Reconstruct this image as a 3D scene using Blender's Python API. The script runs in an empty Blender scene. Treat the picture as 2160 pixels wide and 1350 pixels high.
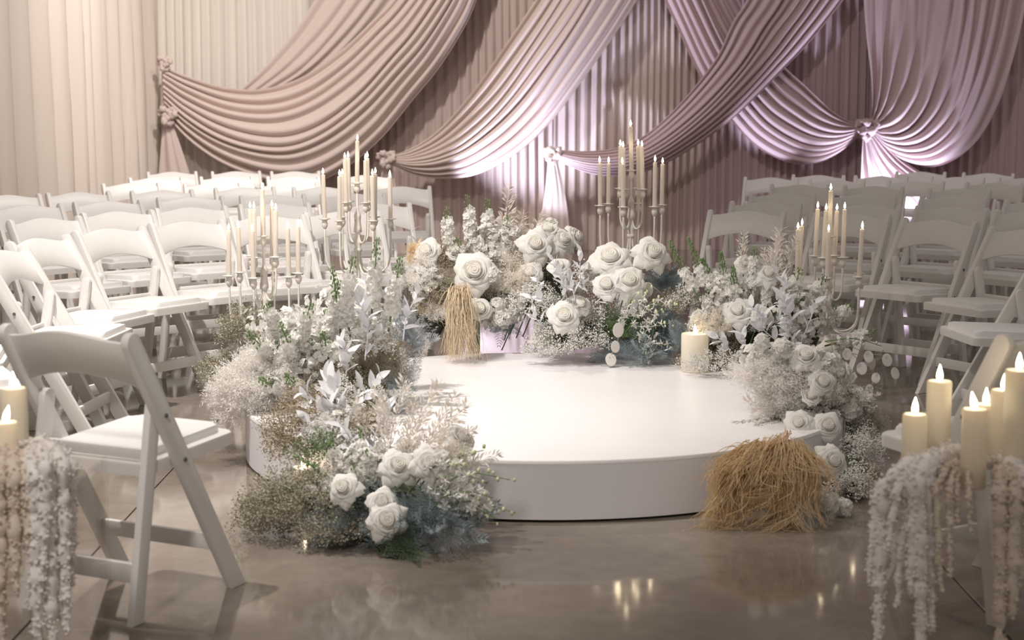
import bpy, bmesh, math, random
import numpy as np
from mathutils import Matrix, Vector
R = math.radians
random.seed(7)
rng = np.random.default_rng(7)
sc = bpy.context.scene
COL = sc.collection

# ------------------------------------------------------------------ camera, light, exposure
FPX, CAM_H = 3450.0, 1.38
TH = math.atan(453.0 / FPX)
cam_d = bpy.data.cameras.new('camera'); cam = bpy.data.objects.new('camera', cam_d); COL.objects.link(cam)
cam.location = (0, 0, CAM_H); cam.rotation_euler = (math.pi/2 - TH, 0, 0)
cam_d.sensor_width = 36; cam_d.sensor_fit = 'HORIZONTAL'; cam_d.lens = FPX/2160*36
cam_d.clip_end = 100
cam_d.dof.use_dof = True; cam_d.dof.focus_distance = 7.3; cam_d.dof.aperture_fstop = 4.0
sc.camera = cam
sc.view_settings.view_transform = 'Standard'; sc.view_settings.look = 'None'
sc.view_settings.gamma = 1.0; sc.view_settings.use_curve_mapping = False
sc.view_settings.exposure = 0.62
sc.cycles.transparent_max_bounces = 32

w = bpy.data.worlds.new('world'); sc.world = w; w.use_nodes = True
w.node_tree.nodes['Background'].inputs[0].default_value = (1.0, 0.89, 0.80, 1)
w.node_tree.nodes['Background'].inputs[1].default_value = 0.185

def spot(name, loc, target, power, color, size=60, blend=0.5, rad=0.08):
    d = bpy.data.lights.new(name, 'SPOT'); o = bpy.data.objects.new(name, d); COL.objects.link(o)
    d.energy = power; d.color = color; d.spot_size = R(size); d.spot_blend = blend; d.shadow_soft_size = rad
    o.location = loc
    o.rotation_euler = (Vector(target) - Vector(loc)).to_track_quat('-Z', 'Y').to_euler()
    return o
WARM = (1.0, 0.93, 0.87)
LAV = (0.74, 0.77, 1.0)
spot('ceiling_or_fill_spot', (-2.2, 5.3, 4.9), (-1.5, 6.8, 0.2), 760, WARM, 71, 0.8, 0.08)
spot('ceiling_or_fill_spot', (-1.2, 9.2, 5.0), (0.1, 6.3, 0.2), 185, WARM, 52, 0.8, 0.08)
spot('ceiling_or_fill_spot', (-1.4, 7.4, 5.0), (-2.2, 11.6, 0.6), 330, WARM, 66, 0.8, 0.10)
spot('ceiling_or_fill_spot', (-0.6, 10.6, 5.0), (-3.5, 12.4, 1.4), 175, WARM, 80, 0.8, 0.15)  # added lamp that brightens the left sheer curtains
spot('ceiling_or_fill_spot', (-1.6, 11.4, 5.0), (-2.2, 15.4, 1.5), 420, WARM, 95, 0.8, 0.15)
spot('ceiling_or_fill_spot', (-1.6, 0.6, 4.8), (-0.6, 5.2, 0.3), 330, WARM, 46, 0.9, 0.35)  # added fill for the stage front and the left foreground chair
spot('drape_uplight', (-0.45, 14.68, 0.12), (0.25, 15.3, 1.25), 165, LAV, 76, 0.8, 0.04)
spot('drape_uplight', (0.66, 14.85, 0.10), (0.25, 15.4, 1.5), 12, LAV, 70, 0.6, 0.04)
spot('drape_uplight', (0.02, 14.55, 0.10), (0.62, 15.3, 1.95), 70, LAV, 46, 0.8, 0.04)
spot('drape_uplight', (3.62, 14.93, 0.10), (3.50, 15.4, 1.20), 125, LAV, 84, 0.7, 0.04)
spot('drape_uplight', (1.65, 14.75, 0.10), (2.75, 15.6, 1.85), 80, LAV, 36, 0.4, 0.03)
spot('drape_spot', (0.8, 9.0, 5.2), (2.9, 15.4, 1.7), 150, (1.0, 0.91, 0.90), 48, 0.8, 0.06)

# ------------------------------------------------------------------ helpers
_fw = np.array([0, math.cos(TH), -math.sin(TH)]); _up = np.array([0, math.sin(TH), math.cos(TH)])
def _ray(x, y): return _fw + (x-1080)/FPX*np.array([1., 0, 0]) - (y-675)/FPX*_up
def at(x, y, Y):
    d = _ray(x, y); t = Y/d[1]; return np.array([0, 0, CAM_H]) + t*d
def atz(x, y, z):
    d = _ray(x, y); t = (z-CAM_H)/d[2]; return np.array([0, 0, CAM_H]) + t*d
def proj(p):
    p = np.array(p) - np.array([0, 0, CAM_H]); d = p @ _fw
    return 1080 + FPX*p[0]/d, 675 - FPX*(p @ _up)/d

def mat(name, color, rough=0.5, spec=0.4, noise=0.0, nscale=20, bump=0.0, bscale=60, sss=0.0, color2=None, emit=None, estr=0, trans=0.0):
    m = bpy.data.materials.new(name); m.use_nodes = True; nt = m.node_tree; b = nt.nodes['Principled BSDF']
    b.inputs['Base Color'].default_value = (*color, 1); b.inputs['Roughness'].default_value = rough
    b.inputs['Specular IOR Level'].default_value = spec
    if sss:
        b.inputs['Subsurface Weight'].default_value = sss; b.inputs['Subsurface Radius'].default_value = (1, .6, .35)
        b.inputs['Subsurface Scale'].default_value = 0.02
    if emit:
        b.inputs['Emission Color'].default_value = (*emit, 1); b.inputs['Emission Strength'].default_value = estr
    tc = nt.nodes.new('ShaderNodeTexCoord')
    if noise or color2:
        n = nt.nodes.new('ShaderNodeTexNoise'); n.inputs['Scale'].default_value = nscale; n.inputs['Detail'].default_value = 5
        nt.links.new(tc.outputs['Object'], n.inputs['Vector'])
        r = nt.nodes.new('ShaderNodeValToRGB')
        c2 = color2 or tuple(min(1, c*(1+noise)) for c in color); c1 = color if color2 else tuple(c*(1-noise) for c in color)
        r.color_ramp.elements[0].color = (*c1, 1); r.color_ramp.elements[1].color = (*c2, 1)
        r.color_ramp.elements[0].position = .33; r.color_ramp.elements[1].position = .67
        nt.links.new(n.outputs['Fac'], r.inputs['Fac']); nt.links.new(r.outputs['Color'], b.inputs['Base Color'])
    if bump:
        n2 = nt.nodes.new('ShaderNodeTexNoise'); n2.inputs['Scale'].default_value = bscale; n2.inputs['Detail'].default_value = 4
        nt.links.new(tc.outputs['Object'], n2.inputs['Vector'])
        bp = nt.nodes.new('ShaderNodeBump'); bp.inputs['Strength'].default_value = bump; bp.inputs['Distance'].default_value = .01
        nt.links.new(n2.outputs['Fac'], bp.inputs['Height']); nt.links.new(bp.outputs['Normal'], b.inputs['Normal'])
    if trans: translucent(m, color, trans)
    return m
def translucent(m, color, f):
    nt = m.node_tree; b = nt.nodes['Principled BSDF']; out = nt.nodes['Material Output']
    t = nt.nodes.new('ShaderNodeBsdfTranslucent'); t.inputs[0].default_value = (*color, 1)
    mx = nt.nodes.new('ShaderNodeMixShader'); mx.inputs[0].default_value = f
    nt.links.new(b.outputs[0], mx.inputs[1]); nt.links.new(t.outputs[0], mx.inputs[2]); nt.links.new(mx.outputs[0], out.inputs['Surface'])

M = {}
def floor_mat():
    m = bpy.data.materials.new('polished_concrete'); m.use_nodes = True; nt = m.node_tree; b = nt.nodes['Principled BSDF']
    tc = nt.nodes.new('ShaderNodeTexCoord'); L = nt.links.new
    n1 = nt.nodes.new('ShaderNodeTexNoise'); n1.inputs['Scale'].default_value = 1.1; n1.inputs['Detail'].default_value = 7; n1.inputs['Distortion'].default_value = .6
    n2 = nt.nodes.new('ShaderNodeTexNoise'); n2.inputs['Scale'].default_value = 14; n2.inputs['Detail'].default_value = 6
    r1 = nt.nodes.new('ShaderNodeValToRGB'); e = r1.color_ramp.elements
    e[0].position = .34; e[0].color = (.175, .142, .115, 1); e[1].position = .66; e[1].color = (.30, .262, .222, 1)
    r2 = nt.nodes.new('ShaderNodeValToRGB'); r2.color_ramp.elements[0].position = .3; r2.color_ramp.elements[0].color = (.82, .82, .82, 1); r2.color_ramp.elements[1].position = .7
    mx = nt.nodes.new('ShaderNodeMix'); mx.data_type = 'RGBA'; mx.blend_type = 'MULTIPLY'; mx.inputs[0].default_value = 1
    L(tc.outputs['Object'], n1.inputs['Vector']); L(tc.outputs['Object'], n2.inputs['Vector']); L(n1.outputs['Fac'], r1.inputs['Fac']); L(n2.outputs['Fac'], r2.inputs['Fac'])
    L(r1.outputs['Color'], mx.inputs[6]); L(r2.outputs['Color'], mx.inputs[7]); L(mx.outputs[2], b.inputs['Base Color'])
    b.inputs['Specular IOR Level'].default_value = .5
    r3 = nt.nodes.new('ShaderNodeMapRange'); r3.inputs['To Min'].default_value = .05; r3.inputs['To Max'].default_value = .10
    L(n2.outputs['Fac'], r3.inputs['Value']); L(r3.outputs['Result'], b.inputs['Roughness'])
    bp = nt.nodes.new('ShaderNodeBump'); bp.inputs['Strength'].default_value = .012; bp.inputs['Distance'].default_value = .01
    L(n2.outputs['Fac'], bp.inputs['Height']); L(bp.outputs['Normal'], b.inputs['Normal'])
    return m
M['floor'] = floor_mat()
M['under'] = mat('joint_filler', (.10, .08, .06), .8)
M['wall'] = mat('painted_wall', (.45, .40, .36), .8)
M['stage_top'] = mat('stage_white_vinyl', (.85, .83, .835), .35, .35, noise=.015, nscale=4)
M['stage_side'] = mat('stage_white_skirt', (.77, .75, .775), .55, .3, bump=.05, bscale=150)
M['black'] = mat('shadow_gap_black', (.03, .03, .03), .7)  # black stands for the shade in the gap under the stage skirt
M['chair'] = mat('white_resin', (.84, .82, .80), .38, .4, noise=.02, nscale=9, bump=.03, bscale=90)
M['cushion'] = mat('white_vinyl_pad', (.88, .87, .86), .42, .35, bump=.06, bscale=25)
M['steel'] = mat('dark_bolt', (.16, .14, .13), .4, .5)
M['cream_cloth'] = mat('cream_sheer', (.82, .76, .70), .85, .15, bump=.06, bscale=240)
M['linen_cloth'] = mat('ivory_sheer', (.78, .69, .62), .85, .15, bump=.06, bscale=240)
M['blush_cloth'] = mat('blush_chiffon', (.70, .585, .545), .8, .2, bump=.05, bscale=260)
M['rose_cloth'] = mat('rose_backing', (.60, .49, .45), .85, .15, bump=.06, bscale=240)
M['mauve_cloth'] = mat('mauve_chiffon', (.60, .46, .47), .8, .2, bump=.05, bscale=260)
M['ivory_iron'] = mat('distressed_ivory_iron', (.80, .75, .68), .55, .35, bump=.15, bscale=60)
def distress(m):
    nt = m.node_tree; b = nt.nodes['Principled BSDF']; tc = nt.nodes['Texture Coordinate']
    n = nt.nodes.new('ShaderNodeTexNoise'); n.inputs['Scale'].default_value = 45; n.inputs['Detail'].default_value = 6
    nt.links.new(tc.outputs['Object'], n.inputs['Vector'])
    r = nt.nodes.new('ShaderNodeValToRGB'); e = r.color_ramp.elements
    e[0].position = .70; e[0].color = (.88, .84, .77, 1); e[1].position = .74; e[1].color = (.32, .20, .11, 1)
    nt.links.new(n.outputs['Fac'], r.inputs['Fac']); nt.links.new(r.outputs['Color'], b.inputs['Base Color'])
distress(M['ivory_iron'])
M['taper'] = mat('ivory_taper_wax', (.95, .89, .82), .5, .3, sss=.15, trans=.35)
M['pillar'] = mat('ivory_pillar_wax', (.95, .90, .79), .5, .3, sss=.2, bump=.05, bscale=30, trans=.35)
M['wick'] = mat('charred_wick', (.06, .05, .04), .9)
M['flame'] = mat('flame', (1, .9, .7), .5, 0, emit=(1.0, .80, .52), estr=16)
M['bloom'] = mat('white_floret', (.93, .92, .89), .6, .2, trans=.38)
M['silver'] = mat('painted_silver_leaf', (.82, .82, .85), .5, .35, noise=.04, nscale=30, trans=.25)
M['plume'] = mat('bleached_plume', (.90, .85, .78), .7, .15, trans=.38)
M['whiteplume'] = mat('white_fluff', (.94, .92, .89), .7, .15, trans=.38)
M['grey'] = mat('grey_limonium', (.31, .29, .21), .75, .15, color2=(.50, .46, .37), nscale=12)
M['brown'] = mat('brown_twig', (.33, .27, .19), .75, .15, color2=(.52, .45, .34), nscale=14)
M['gypstem'] = mat('olive_twig', (.15, .13, .08), .75, .15, color2=(.24, .21, .14), nscale=14)
M['bluefern'] = mat('blue_grey_fern', (.21, .26, .275), .7, .2, color2=(.33, .39, .405), nscale=9)
M['palefern'] = mat('pale_blue_fern', (.50, .54, .57), .7, .2, color2=(.64, .67, .69), nscale=9)
M['green'] = mat('green_stem', (.13, .21, .08), .55, .3, color2=(.20, .30, .13), nscale=30)
M['deepgreen'] = mat('deep_green_fern', (.06, .09, .05), .7, .2, color2=(.10, .14, .08), nscale=12)
M['darkgreen'] = mat('dark_mound_core', (.055, .065, .045), .8, .1, color2=(.11, .12, .085), nscale=25)  # foam green kept dark to stand for shade inside the flower mounds
M['tan'] = mat('tan_pampas', (.84, .65, .39), .75, .15, color2=(.94, .80, .57), nscale=14, trans=.4)
M['raffia'] = mat('straw_raffia', (.80, .64, .43), .7, .2, color2=(.90, .79, .61), nscale=20, trans=.2)
M['palegreen'] = mat('pale_green_bud', (.62, .68, .44), .6, .2)
M['amaranth'] = mat('bleached_amaranthus', (.88, .83, .79), .8, .1, color2=(.93, .90, .87), nscale=30)
M['amaranth_tan'] = mat('beige_amaranthus', (.74, .63, .52), .8, .1, color2=(.82, .73, .63), nscale=30)
M['lunaria'] = mat('silver_dollar_disc', (.80, .77, .73), .5, .3, trans=.3)
def rose_mat():
    m = mat('cream_white_rose', (.86, .82, .76), .55, .2, sss=.15)
    nt = m.node_tree; b = nt.nodes['Principled BSDF']; tc = nt.nodes['Texture Coordinate']
    v = nt.nodes.new('ShaderNodeVectorMath'); v.operation = 'LENGTH'
    mp = nt.nodes.new('ShaderNodeMapping'); mp.inputs['Scale'].default_value = (1, 1, 0)
    nt.links.new(tc.outputs['Object'], mp.inputs['Vector']); nt.links.new(mp.outputs['Vector'], v.inputs[0])
    r = nt.nodes.new('ShaderNodeValToRGB'); e = r.color_ramp.elements
    e[0].position = .05; e[0].color = (.93, .88, .79, 1); e[1].position = .55; e[1].color = (.93, .91, .87, 1)
    nt.links.new(v.outputs['Value'], r.inputs['Fac']); nt.links.new(r.outputs['Color'], b.inputs['Base Color'])
    return m
M['rose'] = rose_mat(); translucent(M['rose'], (.92, .89, .83), .25)
def acrylic():
    m = bpy.data.materials.new('clear_acrylic'); m.use_nodes = True; nt = m.node_tree
    out = nt.nodes['Material Output']; nt.nodes.remove(nt.nodes['Principled BSDF'])
    t = nt.nodes.new('ShaderNodeBsdfTransparent'); t.inputs[0].default_value = (.985, .98, .975, 1)
    g = nt.nodes.new('ShaderNodeBsdfGlossy'); g.inputs['Roughness'].default_value = .05; f = nt.nodes.new('ShaderNodeLayerWeight'); f.inputs[0].default_value = .12
    k = nt.nodes.new('ShaderNodeMath'); k.operation = 'MULTIPLY_ADD'; k.inputs[1].default_value = .30; k.inputs[2].default_value = .02; nt.links.new(f.outputs['Facing'], k.inputs[0])
    mx = nt.nodes.new('ShaderNodeMixShader'); nt.links.new(k.outputs[0], mx.inputs[0]); nt.links.new(t.outputs[0], mx.inputs[1]); nt.links.new(g.outputs[0], mx.inputs[2])
    nt.links.new(mx.outputs[0], out.inputs['Surface']); return m
M['acrylic'] = acrylic()

WM = {}          # world matrices of what is placed
def tag(o, label=None, cat=None, group=None, kind=None):
    if label: o['label'] = label
    if cat: o['category'] = cat
    if group: o['group'] = group
    if kind: o['kind'] = kind
    return o
def empty(name, loc, rz=0, label=None, cat=None, group=None):
    o = bpy.data.objects.new(name, None); COL.objects.link(o); o.empty_display_size = .05
    m = Matrix.Translation(Vector(loc)) @ Matrix.Rotation(rz, 4, 'Z'); o.matrix_basis = m; WM[o] = m
    return tag(o, label, cat, group)
def inst(name, me, m, parent=None):
    o = bpy.data.objects.new(name, me); COL.objects.link(o); WM[o] = m
    if parent is not None:
        o.parent = parent; o.matrix_basis = WM[parent].inverted() @ m
    else: o.matrix_basis = m
    return o
def mesh_np(name, V, F, material, smooth=True):
    """V (n,3); F list of (k,3)/(k,4) int arrays"""
    me = bpy.data.meshes.new(name)
    V = np.asarray(V, dtype=np.float32)
    F = [np.asarray(f, dtype=np.int32) for f in F if len(f)]
    loops = np.concatenate([f.ravel() for f in F]); sizes = np.concatenate([np.full(len(f), f.shape[1], np.int32) for f in F])
    me.vertices.add(len(V)); me.vertices.foreach_set('co', V.ravel())
    me.loops.add(len(loops)); me.loops.foreach_set('vertex_index', loops)
    me.polygons.add(len(sizes)); st = np.concatenate([[0], np.cumsum(sizes)[:-1]]).astype(np.int32)
    me.polygons.foreach_set('loop_start', st); me.polygons.foreach_set('loop_total', sizes)
    me.polygons.foreach_set('use_smooth', np.full(len(sizes), bool(smooth)))
    me.update(calc_edges=True); me.validate()
    if smooth == 'sharp': me.set_sharp_from_angle(angle=R(35))
    if material: me.materials.append(material)
    return me
def part(name, V, F, material, parent=None, kind=None, smooth=True):
    """V in world coordinates"""
    V = np.asarray(V, float)
    m = WM[parent] if parent is not None else Matrix.Identity(4)
    mi = np.array(m.inverted()); Vl = V @ mi[:3, :3].T + mi[:3, 3]
    o = inst(name, mesh_np(name, Vl, F, material, smooth), m, parent)
    return tag(o, kind=kind)
class MB:
    def __init__(s): s.V = []; s.F = []; s.n = 0
    def add(s, V, F):
        V = np.asarray(V, float); s.V.append(V)
        for f in F: s.F.append(np.asarray(f, int) + s.n)
        s.n += len(V); return s
    def get(s):
        f3 = [f for f in s.F if f.shape[1] == 3]; f4 = [f for f in s.F if f.shape[1] == 4]
        return np.concatenate(s.V), [np.concatenate(f) for f in (f3, f4) if f]
def bm_mesh(name, bm, material, smooth=False):
    me = bpy.data.meshes.new(name); bmesh.ops.recalc_face_normals(bm, faces=bm.faces); bm.to_mesh(me); bm.free()
    me.materials.append(material)
    if smooth:
        me.polygons.foreach_set('use_smooth', [True]*len(me.polygons))
        me.set_sharp_from_angle(angle=R(40))
    return me
def bm_box(x0, x1, y0, y1, z0, z1, bev=0.0, seg=2):
    bm = bmesh.new(); bmesh.ops.create_cube(bm, size=1)
    for v in bm.verts:
        v.co = ((x0+x1)/2 + v.co.x*(x1-x0), (y0+y1)/2 + v.co.y*(y1-y0), (z0+z1)/2 + v.co.z*(z1-z0))
    if bev: bmesh.ops.bevel(bm, geom=bm.edges[:], offset=bev, segments=seg, profile=.5, affect='EDGES')
    return bm
def bm_prism(poly, y0, y1, bev=0.004):
    """polygon in xz extruded along y"""
    bm = bmesh.new(); a = [bm.verts.new((p[0], y0, p[1])) for p in poly]; b = [bm.verts.new((p[0], y1, p[1])) for p in poly]
    n = len(poly); bm.faces.new(a); bm.faces.new(b[::-1])
    for i in range(n): bm.faces.new((a[i], b[i], b[(i+1) % n], a[(i+1) % n]))
    bmesh.ops.recalc_face_normals(bm, faces=bm.faces)
    if bev:
        es = [e for e in bm.edges if abs(e.verts[0].co.y - e.verts[1].co.y) < 1e-6]
        bmesh.ops.bevel(bm, geom=es, offset=bev, segments=2, profile=.5, affect='EDGES')
    return bm
def catmull(pts, n):
    P = np.asarray(pts, float); d = np.r_[0, np.cumsum(np.linalg.norm(np.diff(P, axis=0), axis=1))]; d /= d[-1]
    P = np.vstack([2*P[0]-P[1], P, 2*P[-1]-P[-2]]); k = len(pts)-1
    s = np.linspace(0, 1, n); out = []
    for t in s:
        i = min(np.searchsorted(d, t, 'right')-1, k-1); u = (t-d[i])/(d[i+1]-d[i])
        p0, p1, p2, p3 = P[i], P[i+1], P[i+2], P[i+3]
        out.append(.5*((2*p1)+(p2-p0)*u+(2*p0-5*p1+4*p2-p3)*u*u+(3*p1-p0-3*p2+p3)*u**3))
    return np.array(out)
def tube(path, rad, k=6, cap=True):
    P = np.asarray(path, float); n = len(P); rad = np.broadcast_to(rad, n)
    T = np.gradient(P, axis=0); T /= np.linalg.norm(T, axis=1)[:, None]+1e-9
    ref = np.array([.31, .23, .92]) if abs(T[0][2]) < .8 else np.array([.93, .3, .1])
    V = []
    a = np.linspace(0, 2*np.pi, k, endpoint=False)
    for i in range(n):
        u = np.cross(T[i], ref); u /= np.linalg.norm(u)+1e-9; v = np.cross(T[i], u)
        ref = np.cross(u, T[i])
        V.append(P[i] + rad[i]*(np.cos(a)[:, None]*u + np.sin(a)[:, None]*v))
    V = np.concatenate(V)
    i, j = np.meshgrid(np.arange(n-1), np.arange(k), indexing='ij'); i = i.ravel(); j = j.ravel(); j2 = (j+1) % k
    F = [np.stack([i*k+j, i*k+j2, (i+1)*k+j2, (i+1)*k+j], 1)]
    if cap:
        V = np.vstack([V, P[0], P[-1]]); c0 = n*k; jj = np.arange(k)
        F.append(np.stack([np.full(k, c0), (jj+1) % k, jj], 1)); F.append(np.stack([np.full(k, c0+1), (n-1)*k+jj, (n-1)*k+(jj+1) % k], 1))
    return V, F
def lathe(prof, k=24):
    prof = np.asarray(prof, float); a = np.linspace(0, 2*np.pi, k, endpoint=False); n = len(prof)
    V = np.stack([np.outer(prof[:, 0], np.cos(a)), np.outer(prof[:, 0], np.sin(a)), np.repeat(prof[:, 1][:, None], k, 1)], -1).reshape(-1, 3)
    i, j = np.meshgrid(np.arange(n-1), np.arange(k), indexing='ij'); i = i.ravel(); j = j.ravel(); j2 = (j+1) % k
    return V, [np.stack([i*k+j, i*k+j2, (i+1)*k+j2, (i+1)*k+j], 1)]
def grid_faces(a, b):
    i, j = np.meshgrid(np.arange(a-1), np.arange(b-1), indexing='ij'); i = i.ravel(); j = j.ravel()
    return [np.stack([i*b+j, (i+1)*b+j, (i+1)*b+j+1, i*b+j+1], 1)]
def rot_to(d, roll=None):
    """rotation matrices (N,3,3) sending +Z to d with random roll"""
    d = np.atleast_2d(np.asarray(d, float)); d = d/np.linalg.norm(d, axis=1)[:, None]; N = len(d)
    ref = np.where(np.abs(d[:, 2:3]) < .9, np.array([[0, 0, 1.]]), np.array([[1., 0, 0]]))
    u = np.cross(ref, d); u /= np.linalg.norm(u, axis=1)[:, None]; v = np.cross(d, u)
    if roll is None: roll = rng.uniform(0, 2*np.pi, N)
    roll = np.broadcast_to(roll, N)
    c, s = np.cos(roll)[:, None], np.sin(roll)[:, None]
    return np.stack([u*c+v*s, -u*s+v*c, d], -1)
def scatter(mb, tmpl, P, Rm, S):
    V, F = tmpl; N = len(P); S = np.broadcast_to(S, N)
    W = np.einsum('nij,vj->nvi', Rm, V)*S[:, None, None] + P[:, None, :]
    nv = len(V)
    mb.add(W.reshape(-1, 3), [(f[None] + (np.arange(N)*nv)[:, None, None]).reshape(-1, f.shape[1]) for f in F])
def m4(Rm, p, s=1.0):
    m = np.eye(4); m[:3, :3] = Rm*s; m[:3, 3] = p
    return Matrix(m.tolist())

# ------------------------------------------------------------------ setting
fl = inst('floor', bm_mesh('floor', bm_box(-7, 8, -3, 17, -.2, -.012), M['under']), Matrix.Identity(4)); tag(fl, kind='structure')
xs = [-6.5, -3.9, -1.3, 1.3, 3.9, 6.5]; ys = [-1.8, 3.4, 8.6, 13.8, 16.6]
for i in range(len(xs)-1):
    for j in range(len(ys)-1):
        g = .003
        inst('floor_slab', bm_mesh('floor_slab', bm_box(xs[i]+g, xs[i+1]-g, ys[j]+g, ys[j+1]-g, -.012, 0, .0015, 1), M['floor']), Matrix.Identity(4), fl)
tag(inst('wall_back', bm_mesh('wall_back', bm_box(-5.2, 6.6, 15.8, 15.95, 0, 4.2), M['wall']), Matrix.Identity(4)), kind='structure')
tag(inst('wall_left', bm_mesh('wall_left', bm_box(-5.35, -5.2, 3, 15.95, 0, 4.2), M['wall']), Matrix.Identity(4)), kind='structure')

# ------------------------------------------------------------------ drapes
def pleated(name, p0, p1, ztop, material, label, pitch=.085, amp=.03, seed=0, soft=False, group=None):
    r = np.random.default_rng(seed); p0 = np.array(p0, float); p1 = np.array(p1, float)
    L = np.linalg.norm(p1-p0); t = (p1-p0)/L; nrm = np.array([t[1], -t[0]])
    n = int(L/pitch*8); s = np.linspace(0, L, n); z = np.linspace(.001, ztop, 14)
    ph = np.zeros(n); f = 1/pitch*(1+.35*np.interp(s, np.linspace(0, L, max(4, int(L/.3))), r.uniform(-1, 1, max(4, int(L/.3)))))
    ph = 2*np.pi*np.cumsum(f)*(s[1]-s[0])
    am = amp*np.interp(s, np.linspace(0, L, max(4, int(L/.22))), r.uniform(.45, 1.15, max(4, int(L/.22))))
    V = []
    for k, zz in enumerate(z):
        q = zz/ztop
        a = ph + .5*np.sin(zz*1.3 + s*2.1) + (.9*np.sin(zz*.8+s*1.1) if soft else 0)
        off = am*(np.sin(a) + .3*np.sin(2.3*a+1.2))*(1.05-.25*q)
        xy = p0 + s[:, None]*t + off[:, None]*nrm
        V.append(np.c_[xy, np.full(n, zz)])
    V = np.concatenate(V)
    o = part(name, V, grid_faces(14, n), material)
    return tag(o, label, 'curtain', group)
YB = 15.62
def xat(px, Y): return at(px, 300, Y)[0]
pleated('back_curtain', (xat(318, YB), YB), (xat(660, YB), YB), 3.6, M['cream_cloth'], 'cream pleated curtain in the far left corner behind the widest swag', .10, .026, 1)
pleated('back_curtain', (xat(660, YB), YB), (xat(1165, YB), YB), 3.6, M['rose_cloth'], 'blush pleated back curtain behind the swag lit lavender from below', .085, .026, 2)
pleated('back_curtain', (xat(1165, YB), YB), (xat(1480, YB), YB), 3.6, M['rose_cloth'], 'dusky pleated back curtain directly behind the tall centre candelabra', .075, .026, 3)
pleated('back_curtain', (xat(1480, YB), YB), (xat(1825, YB), YB), 3.6, M['mauve_cloth'], 'mauve pleated back curtain behind the two swags that cross', .085, .026, 4)
pleated('back_curtain', (xat(1825, YB), YB), (xat(2260, YB), YB), 3.6, M['mauve_cloth'], 'mauve pleated back curtain at the far right behind the gathered swag', .085, .026, 5)
cl0 = np.array([-3.38, 15.55]); cl1 = np.array([-3.74, 9.4])
for k in range(3):
    a = cl0 + (cl1-cl0)*(k-.02)/3; b = cl0 + (cl1-cl0)*(k+1.03)/3
    pleated('sheer_curtain', a, b, 3.6, M['linen_cloth'],
            ['ivory sheer side curtain panel nearest the far left corner', 'ivory sheer side curtain panel, middle one of the left side',
             'ivory sheer side curtain panel at the left edge of the view'][k], .34, .06, 10+k, True)

def swag(name, U, L, nf, Y0, bulge, amp, material, parent=None, seed=0, ns=80, per=9, narrow0=True, narrow1=False):
    r = np.random.default_rng(seed)
    Uc = np.array([at(x, y, Y0) for x, y in catmull(U, ns)]); Lc = np.array([at(x, y, Y0) for x, y in catmull(L, ns)])
    nv = nf*per; v = np.linspace(0, 1, nv)
    fr = np.interp(v, np.linspace(0, 1, 9), r.uniform(.7, 1.3, 9)); ph = np.cumsum(fr); ph = ph/ph[-1]*nf*2*np.pi
    am = np.interp(v, np.linspace(0, 1, 2*nf), r.uniform(.5, 1.2, 2*nf))
    V = np.zeros((ns, nv, 3)); width = np.linalg.norm(Uc-Lc, axis=1)
    for i in range(ns):
        s = i/(ns-1)
        wig = .010*np.sin(3*s*np.pi + v*17+seed) * np.minimum(1, width[i]/.3)
        vv = np.clip(v + wig*np.sin(np.pi*v), 0, 1)
        p = Uc[i] + (Lc[i]-Uc[i])*vv[:, None]
        a = amp*np.clip(width[i]/.55, .22, 1.15)
        prof = np.sin(ph + .6*np.sin(4*s+v*5))
        prof = np.where(prof > 0, prof**.8 if False else np.abs(prof)**.85, -np.abs(prof)**1.3*.9)
        env = min(1, 5*s) if narrow0 else 1
        if narrow1: env = min(env, 5*(1-s))
        dep = bulge*np.sin(np.pi*vv)*(.3+.7*env) + a*am*prof
        p[:, 1] -= dep; p[:, 2] += .25*a*am*np.cos(ph)
        V[i] = p
    return part(name, V.reshape(-1, 3), grid_faces(ns, nv), material, parent)
def knot(name, px, py, Y, size, material, parent, seed=0):
    r = np.random.default_rng(seed); c = at(px, py, Y); t = np.linspace(0, 2*np.pi, 90)
    x = np.sin(t)+2*np.sin(2*t); y = np.cos(t)-2*np.cos(2*t); z = -np.sin(3*t)
    P = np.stack([x, z*.9, y], 1)*size/3.4 + c
    rad = size*.30*(1+.25*np.sin(9*t+seed)+.12*np.sin(23*t))
    V, F = tube(P, rad, 10, False)
    a = np.arctan2(V[:, 2]-c[2], V[:, 0]-c[0]); V = c + (V-c)*(1+.05*np.sin(14*a+seed))[:, None]
    return part(name, V, F, material, parent)
def tail(parent, Lf, Rt, nf, Y, amp, material, seed):
    return swag('tail', Lf, Rt, nf, Y, .03, amp, material, parent, seed, 40, 8)
YS = 15.32
def swag_thing(label, px, py): 
    c = at(px, py, YS); return empty('curtain_swag', (c[0], c[1], c[2]), 0, label, 'curtain swag')
g = swag_thing('wide blush fabric swag at the left, tied to the left corner with two knots', 345, 240)
swag('drape', [(345,140),(400,163),(480,186),(560,188),(640,163),(720,108),(790,42),(830,0),(900,-90),(960,-180)],
     [(350,245),(400,300),(470,350),(560,385),(640,393),(720,362),(800,298),(870,214),(930,140),(985,50),(1010,-10),(1060,-130)], 10, YS, .16, .034, M['blush_cloth'], g, 21)
swag('upper_fold', [(505,192),(560,140),(620,70),(665,0),(720,-90),(770,-180)], [(600,195),(690,150),(770,75),(835,0),(900,-90),(965,-180)], 5, YS+.1, .05, .024, M['blush_cloth'], g, 22)
knot('knot', 347, 133, YS-.05, .07, M['blush_cloth'], g, 1); knot('knot', 354, 243, YS-.08, .09, M['blush_cloth'], g, 2)
tail(g, [(342,140),(340,190),(338,240)], [(352,140),(356,190),(358,240)], 2, YS, .012, M['blush_cloth'], 23)
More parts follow.
